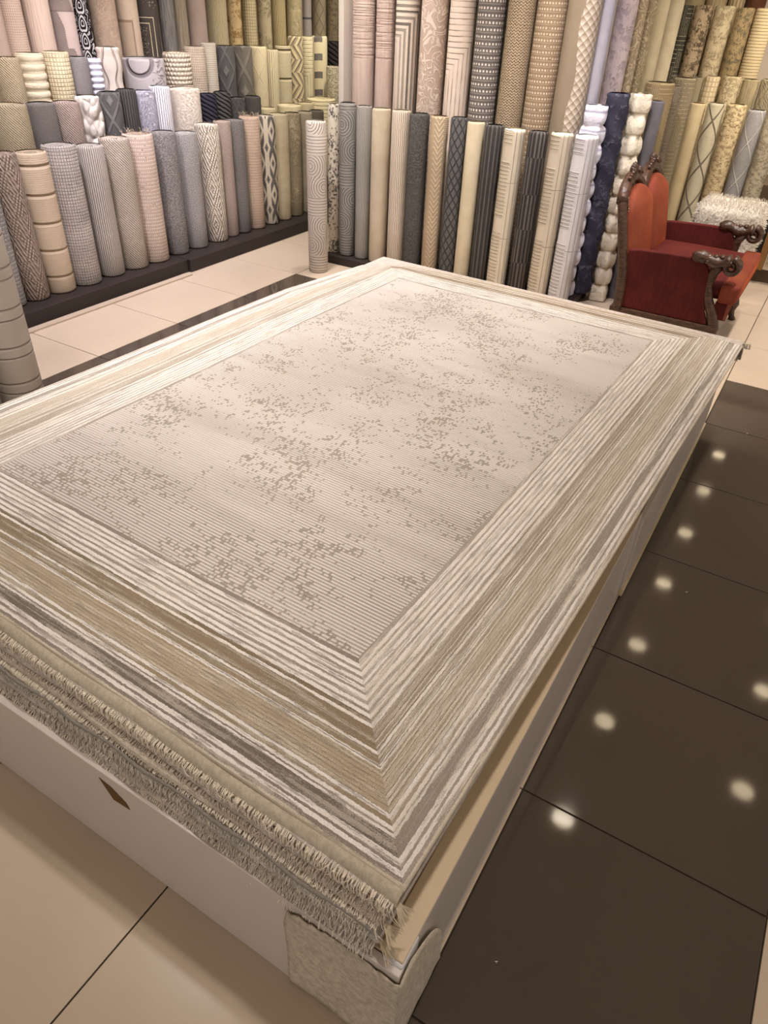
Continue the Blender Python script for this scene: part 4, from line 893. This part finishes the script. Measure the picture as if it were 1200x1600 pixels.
# top rug ----------------------------------------------------------
def rug_mat():
    M = Mat('striped_border_rug', .95, .1)
    a, b, _ = M.coord('UV')
    P = M.vec(a, b, 0.0)
    wob = M.noise(P, 130, 2) - .5
    wob2 = M.noise(P, 22, 2) - .5
    da = a.mn(a * -1.0 + RL) / .363
    db = b.mn(b * -1.0 + RW) / .345
    near = da.lt(db)
    d = (da.mn(db) * .363) + wob * .0042 + wob2 * .004
    # along-line variation
    n1 = near.mix(M.noise(M.vec(a * 4.0, b * 75.0, 3.0), 1.0, 3, .6), M.noise(M.vec(a * 75.0, b * 4.0, 1.0), 1.0, 3, .6))
    n2 = near.mix(M.noise(M.vec(a * 9.0, b * 140.0, 7.0), 1.0, 3, .7), M.noise(M.vec(a * 140.0, b * 9.0, 5.0), 1.0, 3, .7))
    W_, G_, D_, B_, T_, N_, O_ = 'f5eee8', '978b81', '80766b', 'bcab93', 'a3927a', '97856f', '887862'
    L_ = 'a69b8f'
    seq = [(.0, 'cfc2ae'), (.004, G_), (.011, W_), (.020, G_), (.0255, W_), (.035, D_), (.047, G_), (.050, D_), (.061, W_), (.0665, G_), (.070, W_), (.077, T_), (.0865, W_), (.094, B_), (.158, W_), (.1665, T_), (.180, W_), (.1875, N_), (.226, W_),
           (.2335, O_), (.243, W_), (.252, L_), (.257, W_), (.267, L_), (.275, W_), (.285, L_), (.291, W_), (.300, L_), (.306, W_), (.316, L_), (.322, W_), (.332, L_), (.338, W_), (.348, G_), (.361, W_)]
    def ramp(part, lo, hi):
        n = M.nt.nodes.new('ShaderNodeValToRGB'); n.color_ramp.interpolation = 'CONSTANT'
        x = (d - lo) / (hi - lo); M.nt.links.new(x.k, n.inputs[0])
        el = n.color_ramp.elements
        el[0].position = 0; el[0].color = lin(part[0][1]); el[1].position = max(.001, (part[1][0] - lo) / (hi - lo)); el[1].color = lin(part[1][1])
        for q, c in part[2:]:
            e = el.new((q - lo) / (hi - lo)); e.color = lin(c)
        return n.outputs[0]
    r1 = ramp(seq[:19], 0.0, .2335); r2 = ramp(seq[19:], .2335, .40)
    border = M.mixc(d.gt(.2335), r1, r2)
    # worn lines: some stretches of the coloured lines fade to cream or deepen
    gran = M.noise(P, 330, 2) - .5; gran2 = M.noise(P, 95, 2) - .5
    n1 = n1 + gran * .22 + gran2 * .10; n2 = n2 + gran * .26 + gran2 * .12
    border = M.mixc(n1.ss(.46, .60) * .46 + (1.0 - near) * .26, border, 'e4dacb')
    border = M.mixc((n2.ss(.56, .61)) * near.mix(.36, .50), border, '958a7d')
    thread = ((d / .0107).tri()).ss(.55, .75) * (1.0 - near) * (d.gt(.06)) * (d.lt(.24))
    border = M.mixc(thread * .55, border, 'ece4d6')
    fine = ((d / .0086).tri()).ss(.7, .98) * (d.gt(.094)) * (d.lt(.226))
    border = M.mixc(fine * (gran2 * 2.4 + .62).m('MULTIPLY', 1.0, clamp=True) * .75, border, '8a7a64')
    # field: ribs across the width, blocky worn marks
    p = .0105
    row = (a / p).fl(); fa = (a / p).fr()
    shift = M.white(row, 1.0, 2.0)
    cell = (b / .0066 + shift).fl()
    rn = M.white(row, cell, 4.0)
    big = M.noise(M.vec(a * 3.6, b * 3.6, 11.0), 1.0, 5, .62)
    mid = M.noise(M.vec(a * 26.0, b * 13.0, 2.0), 1.0, 3, .65)
    q = big * .70 + mid * .44 + (rn - .5) * .32
    mark = q.ss(.698, .715)
    cloud = M.noise(M.vec(a * 9.0, b * 1.3, 21.0), 1.0, 3, .5)
    contrast = M.noise(M.vec(a * 3.0, b * 1.1, 31.0), 1.0, 2, .5).ss(.3, .65) * .75 + .25
    gro = fa.tri().ss(.42, .82)
    col = M.mixc(cloud.ss(.45, .72) * .36, 'e8ded6', 'c3b7ae')
    col = M.mixc(gro * contrast * .66, col, '968a80')
    mk = M.mixc(rn, '8b8174', 'aca090')
    col = M.mixc(mark * .80, col, mk)
    field = d.gt(.361)
    c = M.mixc(field, border, col)
    fz = M.noise(P, 520, 2)
    M.base(M.shade(c, 1.04 + (fz - .5) * .50 + gran * .55 + gran2 * (field.mix(.22, .05))))
    bw = M.nt.nodes.new('ShaderNodeRGBToBW'); M.nt.links.new(border, bw.inputs[0])
    hb = E(M.nt, bw.outputs[0]) * 1.3
    hf = (1.0 - gro) * .55 + .2 - mark * .25
    M.bump(field.mix(hb, hf) + fz * .35, .007, 1.0)
    return M.m
M_RUG = rug_mat()
def rug_point(a, b, lift=0.0):
    W = RW
    A0 = 2.755 + .065 * math.sin(math.pi * min(max(b / W, 0), 1)) - .02 * (b / W)
    A0 = min(A0, RL - .16)
    z = .0016 * math.sin(a * 5 + b * 3) + .0012 * math.sin(b * 7 - a * 2)
    x = a
    if a > A0:
        Rr = .17; t = (a - A0) / Rr; x = A0 + Rr * math.sin(t); z -= Rr * (1 - math.cos(t))
    # the far left corner sinks a little where the stack below is rounded
    q = max(0, (a - 2.1)) * max(0, (b - 1.72)); z -= q * .22
    y = b - .07 * max(0, a - 2.3) * max(0, b - 1.75)
    if a < .02: z -= (.02 - a) * .12
    return (x, y, z + lift)
na, nb = 150, 90
top = empty('area_rug', (RX, RY, RZ)); top.rotation_euler = (0, 0, YAW)
tag(top, 'large cream rug with nested striped border and worn ribbed centre, topmost of the stack', 'rug', 'rugs stacked on the crate')
v = []; uv = []; f = []
for i in range(na + 1):
    for j in range(nb + 1):
        a = RL * i / na; b = RW * j / nb
        v.append(rug_point(a, b)); uv.append((a, b))
for i in range(na):
    for j in range(nb):
        p = i * (nb + 1) + j; f.append((p, p + nb + 1, p + nb + 2, p + 1))
pile = mesh('pile', v, f, M_RUG, top, True, uv)
# backing and bound edge
M_BIND = simple('rug_binding', 'c8bba7', .9, .1, .15, 150, .001)
per = [(RL * i / na, 0) for i in range(na + 1)] + [(RL, RW * j / nb) for j in range(1, nb + 1)] + [(RL * i / na, RW) for i in range(na - 1, -1, -1)] + [(0, RW * j / nb) for j in range(nb - 1, 0, -1)]
v = []; f = []
for (a, b) in per:
    x, y, z = rug_point(a, b); ca = -.002 if b == 0 else (.002 if b == RW else 0)
    v += [(x, y, z), (x + (.003 if a == RL else 0) - (.003 if a == 0 else 0), y + ca * 1.2, z - .004), (x, y, z - .011)]
n = len(per)
for k in range(n):
    q = (k + 1) % n
    f += [(k * 3, k * 3 + 1, q * 3 + 1, q * 3), (k * 3 + 1, k * 3 + 2, q * 3 + 2, q * 3 + 1)]
mesh('bound_edge', v, f, M_BIND, top, True)
# flat woven end strip and fringe of the top rug at the near end
v = []; f = []; nb2 = 80
for j in range(nb2 + 1):
    b = RW * j / nb2; w = .002 * math.sin(b * 13)
    for (x, z) in ((.004, -.004), (-.008, -.006), (-.016, -.012), (-.021, -.022), (-.022, -.030)):
        v.append((x + w, b, z + w))
for j in range(nb2):
    for i in range(4): f.append((j * 5 + i, j * 5 + i + 1, (j + 1) * 5 + i + 1, (j + 1) * 5 + i))
o = mesh('flat_woven_end', v, f, cloth_mat('flat_weave', 'cdc0ab', 'b8ab97', 90, .002), top, True)
sv, sf = fringe_mesh(-.024, -.020, .004, RW - .004, .040, 77)
tag(mesh('fringe', sv, sf, yarn('top_fringe_yarn', 'd6ccbb'), top), kind='stuff')

# ---------------------------------------------------------------- settee
SO = (3.6, 1.05, 0)
M_WOOD = Mat('carved_walnut', .32, .5)
x, y, z = M_WOOD.coord('Object'); n_ = M_WOOD.noise(M_WOOD.vec(x * 2.0, y * 2.0, z * 9.0), 14, 4, .6); n3 = M_WOOD.noise(M_WOOD.vec(x, y, z), 130, 3)
M_WOOD.base(M_WOOD.shade(M_WOOD.mixc(n_.ss(.35, .7), '34231a', '5a3d2b'), .9 + n3 * .2)); M_WOOD.bump(n3, .003, .6); M_WOOD = M_WOOD.m
def velvet(name, c1, c2):
    M = Mat(name, .8, .15); x, y, z = M.coord('Object')
    n = M.noise(M.vec(x * 9.0, y * 9.0, z), 13, 3, .6); n2 = M.noise(M.vec(x, y, z), 6, 3)
    M.base(M.shade(M.mixc((n * .5 + n2 * .5).ss(.35, .65), c1, c2), .95))
    M.b.inputs['Sheen Weight'].default_value = .35; M.b.inputs['Sheen Roughness'].default_value = .35; M.b.inputs['Sheen Tint'].default_value = lin('d0642e')
    M.bump(n, .002, .5); return M.m
M_VEL_SHADED = velvet('red_velvet_shaded', '4a1a19', '5c2420')  # shaded copy of the velvet, shade put into the colour
M_VEL_LIT = velvet('red_velvet_lit', '74342a', '84452c')  # lit copy of the same red velvet, light put into the orange colour
set_ = empty('settee', SO); tag(set_, 'small antique settee in red velvet with dark carved wooden frame', 'settee')
X0, X1 = 3.19, 4.05; XM = (X0 + X1) / 2
def puff(name, a, b, mat, seg=10, amount=.02, lean=None, arch=None, rmax=9):
    """upholstered block: rounded, bulging box"""
    bm = bmesh.new(); bmesh.ops.create_cube(bm, size=1)
    bmesh.ops.subdivide_edges(bm, edges=list(bm.edges), cuts=seg, use_grid_fill=True)
    c = [(a[i] + b[i]) / 2 for i in range(3)]; hs = [(b[i] - a[i]) / 2 for i in range(3)]
    rr = min(min(hs) * .75, rmax)
    for q in bm.verts:
        p = [q.co[i] * 2 * hs[i] for i in range(3)]
        inn = [max(-hs[i] + rr, min(hs[i] - rr, p[i])) for i in range(3)]
        dv = Vector([p[i] - inn[i] for i in range(3)])
        if dv.length > 1e-6: dv = dv.normalized() * rr
        bul = [1 + amount / hs[i] * max(0, 1 - (p[(i + 1) % 3] / hs[(i + 1) % 3]) ** 2) * max(0, 1 - (p[(i + 2) % 3] / hs[(i + 2) % 3]) ** 2) for i in range(3)]
        w = [c[i] + (inn[i] + dv[i]) * bul[i] for i in range(3)]
        if arch: w[2] += arch * max(0, (w[2] - a[2]) / (b[2] - a[2])) * (1 - ((w[0] - c[0]) / hs[0]) ** 2)
        if lean: w[1] += lean * max(0, (w[2] - a[2]))
        q.co = w
    me = bpy.data.meshes.new(name); bm.to_mesh(me); bm.free()
    for v_ in me.vertices: v_.co -= Vector(SO)
    me.polygons.foreach_set('use_smooth', [True] * len(me.polygons)); me.materials.append(mat)
    o = bpy.data.objects.new(name, me); return link(o, set_)
# back: two arched panels in one carved frame
puff('back_panel', (X0 + .025, 1.285, .40), (XM + .004, 1.375, .775), M_VEL_LIT, 10, .02, .20, .045)
puff('back_panel', (XM + .006, 1.285, .40), (X1 - .025, 1.375, .775), M_VEL_LIT, 10, .02, .20, .045)
def by(z): return 1.345 + .24 * max(0, z - .42) if z > .42 else 1.345 - .02 * math.sin(z / .42 * math.pi)
bt = MB()
for xx in (X1, X0):
    pth = [(xx, 1.39, .0), (xx, 1.365, .08), (xx, by(.18), .18), (xx, by(.30), .30), (xx, by(.42), .42), (xx, by(.55), .55), (xx, by(.68), .68), (xx, by(.76), .76), (xx + (.018 if xx < 3.5 else -.018), by(.82), .825)]
    post_ = MB().tube(pth, [.022, .020, .027, .029, .029, .028, .027, .027, .022], 12, 1.0).build('back_post', M_WOOD, set_, True, off=SO)
for s_ in (0, 1):
    xa, xb = (X0, XM) if s_ == 0 else (XM, X1)
    pth = []; rad = []
    for k in range(17):
        t = k / 16; zz = .775 + .105 * math.sin(math.pi * t) ** .7
        pth.append((xa + (xb - xa) * t, by(zz) + .004, zz)); rad.append(.032)
    rail_ = MB().tube(pth, rad, 10, 1.0, Vector((0, 1, 0))).build('top_rail', M_WOOD, set_, True, off=SO)
    # carved crest: shell with leaves and scrolls on both sides
    cb = MB(); xc = (xa + xb) / 2
    cb.ball((xc, by(.9), .915), (.040, .020, .034), 12, 8)
    for k in range(-3, 4):
        a = k * .36; cb.tube([(xc + .012 * math.sin(a), by(.9) - .018, .895), (xc + .040 * math.sin(a), by(.92) - .016, .905 + .030 * math.cos(a)), (xc + .052 * math.sin(a), by(.93) - .004, .912 + .042 * math.cos(a))], [.006, .010, .006], 7)
    for sg in (-1, 1):
        pth = [(xc + sg * (.035 + .095 * t), by(.88) - .012, .902 - .035 * t + .012 * math.sin(t * 9)) for t in [q / 8 for q in range(9)]]
        cb.tube(pth, [.017, .019, .013, .018, .014, .017, .011, .013, .006], 8)
        for q in range(4): cb.ball((xc + sg * (.05 + .026 * q), by(.88) - .016, .918 - .010 * q), (.012, .012, .013), 8, 5)
    cb.build('crest_carving', M_WOOD, rail_, True, off=SO)
nb_ = MB()
for k in range(34):
    zz = .43 + (.80 - .43) * k / 33; nb_.ball((X0 + .021, by(zz) - .028, zz), .0055, 6, 4)
nb_.build('nailhead_trim', simple('brass_nails', '8f7a55', .35, .5, .1, 50, 0, .8), post_, True, off=SO)
# seat
puff('seat_cushion', (X0 + .045, .735, .335), (X1 - .045, 1.32, .445), M_VEL_SHADED, 10, .014)
puff('cushion_front', (X0 + .006, .695, .335), (X1 - .006, .800, .447), M_VEL_LIT, 10, .003, rmax=.022)
sr = MB()
poly = [(X0 + .02, .335)] + [(X0 + .02 + (X1 - X0 - .04) * k / 24, .215 + .03 * math.cos(k / 24 * math.pi * 4)) for k in range(25)] + [(X1 - .02, .335)]
sr.prism(poly, 'y', .735, .80); sr.build('seat_rail', M_VEL_SHADED, set_, False, off=SO)
# arms: upholstered side, wooden base rail, curled hand rest, curved front post
for sd, (xo, xi) in enumerate(((X0, X0 + .05), (X1, X1 - .05))):
    lo, hi = min(xo, xi), max(xo, xi)
    prof = [(1.335, .207), (1.335, .535), (1.28, .545), (1.15, .552), (1.02, .556), (.94, .552), (.90, .53), (.868, .47), (.862, .36), (.842, .27), (.812, .215), (.812, .207)]
    b = MB().prism(prof, 'x', lo + .004, hi - .004).build('arm_side', M_VEL_SHADED, set_, False, off=SO, bevel=.012)
    b = MB(); b.box((lo - .006, .77, .135), (hi + .006, 1.37, .206), .008)
    for k in range(30): b.ball((lo - .006 if sd == 0 else hi + .006, .79 + .56 * k / 29, .158), (.006, .009, .009), 6, 4)
    b.build('side_rail', M_WOOD, set_, False, off=SO)
    xc = (lo + hi) / 2
    # front post: S curve
    b = MB(); b.tube([(xc, .775, .135), (xc, .772, .19), (xc, .795, .26), (xc, .842, .34), (xc, .866, .42), (xc, .860, .49), (xc, .838, .535)], [.030, .034, .030, .027, .026, .028, .030], 12, .85)
    b.build('front_post', M_WOOD, set_, True, off=SO)
    b = MB()
    pth = []; rad = []
    for k in range(15):
        t = k / 14; pth.append((xc, .985 - .20 * t, .555 + .012 * math.sin(t * 7) + (.006 if t > .6 else 0))); rad.append(.025 + .010 * abs(math.sin(t * 8)))
    b.tube(pth, rad, 12, 1.15)
    for k in range(30):
        t = k / 29; a = math.pi * .5 + t * math.pi * 2.6; r_ = .046 * (1 - .72 * t)
        pth_ = (xc, .778 + r_ * math.cos(a) - .0, .538 + r_ * math.sin(a))
        if k == 0: sp_ = []
        sp_.append(pth_)
    b.tube(sp_, [.019 - .007 * k / 29 for k in range(30)], 10, 2.0)
    for k in range(5): b.ball((xc, .97 - .034 * k, .578 + .004 * math.sin(k * 2)), (.024, .018, .013), 8, 5)
    for k in range(4): b.ball((lo - .002 if sd == 0 else hi + .002, .96 - .03 * k, .548), (.009, .017, .012), 8, 5)
    b.build('hand_rest', M_WOOD, set_, True, off=SO)
    # cabriole front leg
    b = MB(); b.tube([(xc, .775, .15), (xc, .762, .10), (xc, .765, .06), (xc, .752, .025), (xc, .742, .0)], [.034, .036, .024, .018, .024], 12)
    b.build('front_leg', M_WOOD, set_, True, off=SO)

# white shaggy ottoman behind the settee
OO = (4.60, 1.0, 0)
ott = empty('shaggy_ottoman', OO); tag(ott, 'white shaggy ottoman standing past the far arm of the settee', 'ottoman')
bm = bmesh.new(); bmesh.ops.create_cube(bm, size=1); bmesh.ops.subdivide_edges(bm, edges=list(bm.edges), cuts=9, use_grid_fill=True)
R = random.Random(5)
hs = (.22, .205, .27)
for q in bm.verts:
    p = Vector((q.co.x * 2 * hs[0], q.co.y * 2 * hs[1], q.co.z * 2 * hs[2])); rr = .04
    inn = Vector([max(-hs[i] + rr, min(hs[i] - rr, p[i])) for i in range(3)]); dv = p - inn
    if dv.length > 1e-6: dv = dv.normalized() * rr
    w = inn + dv; w += Vector((R.uniform(-.004, .004), R.uniform(-.004, .004), R.uniform(-.004, .004))); q.co = (w.x, w.y, w.z + .325)
me = bpy.data.meshes.new('cover'); bm.to_mesh(me)
spn = []
for fc in bm.faces:
    c = fc.calc_center_median(); nrm = fc.normal
    if c.z < .3: continue
    for k in range(20):
        p = c + Vector((R.uniform(-.025, .025), R.uniform(-.025, .025), R.uniform(-.02, .02))); l = R.uniform(.004, .009)
        d_ = (nrm + Vector((R.uniform(-.5, .5), R.uniform(-.5, .5), R.uniform(-.8, .1)))).normalized()
        spn.append(([tuple(p - nrm * .008), tuple(p + nrm * l * .5), tuple(p + nrm * l * .4 + d_ * l)], .0018))
bm.free(); me.polygons.foreach_set('use_smooth', [True] * len(me.polygons))
M_FUR = simple('white_fur', 'd3cabb', .95, .1, .15, 60, .01); me.materials.append(M_FUR)
link(bpy.data.objects.new('cover', me), ott)
sv, sf = strands(spn, 3); tag(mesh('shag', sv, sf, M_FUR, ott), kind='stuff')
for sx in (-1, 1):
    for sy in (-1, 1):
        MB().tube([(sx * .16, sy * .15, 0), (sx * .16, sy * .15, .06)], [.014, .02], 10).build('foot', M_WOOD, ott, True)

# wooden counter end at the right edge
CO = (5.15, .55, 0)
cab = empty('wooden_counter', CO); tag(cab, 'tan wooden counter with cream door and black panel at right edge', 'counter')
M_TAN = simple('tan_wood', '8a6437', .5, .4, .15, 18)
M_CREAM = simple('cream_panel', 'c9bda6', .5, .3, .04)
M_BLK = simple('black_metal', '15120f', .4, .5, .1)
MB().box((4.965, .762, .1005), (5.22, .795, .95), .003).build('edge_strip', M_BLK, cab, off=CO)
MB().box((4.955, .715, .1005), (5.22, .760, .95), .003).build('corner_post', M_TAN, cab, off=CO)
MB().box((4.985, .24, .1005), (5.20, .714, .95), .003).build('body', M_CREAM, cab, off=CO)
door_ = MB().box((4.968, .26, .16), (4.984, .70, .42), .003).build('door', M_CREAM, cab, off=CO)
door_.name = 'door'; MB().box((4.962, .34, .20), (4.967, .685, .36), .002).build('black_panel', M_BLK, door_, off=CO)
MB().box((4.95, .22, .951), (5.24, .80, .985), .004).build('worktop', M_TAN, cab, off=CO)

# lint on the dark tiles
M_LINT = simple('lint', 'd8cfc2', .9, .1)
for k, (x, y, sz, lab) in enumerate(((-.02, -.185, .010, 'forked white scrap of lint on the dark tile at lower right'), (1.035, .40, .007, 'tiny white lint crumb on dark tile by the crate seam'), (2.40, .40, .006, 'tiny pale crumb on the far dark tile'), (-.42, .49, .005, 'small white crumb on dark tile near the crate corner'))):
    b = MB(); R = random.Random(k)
    b.tube([(0, 0, .002), (sz * .6, sz * .3, .003), (sz, -sz * .2, .002)], [.0009, .0012, .0007], 6); b.tube([(sz * .5, sz * .25, .003), (sz * .3, sz, .002)], [.001, .0006], 6)
    o = b.build('lint_scrap', M_LINT, None, True); o.location = (x, y, 0); tag(o, lab, 'lint')
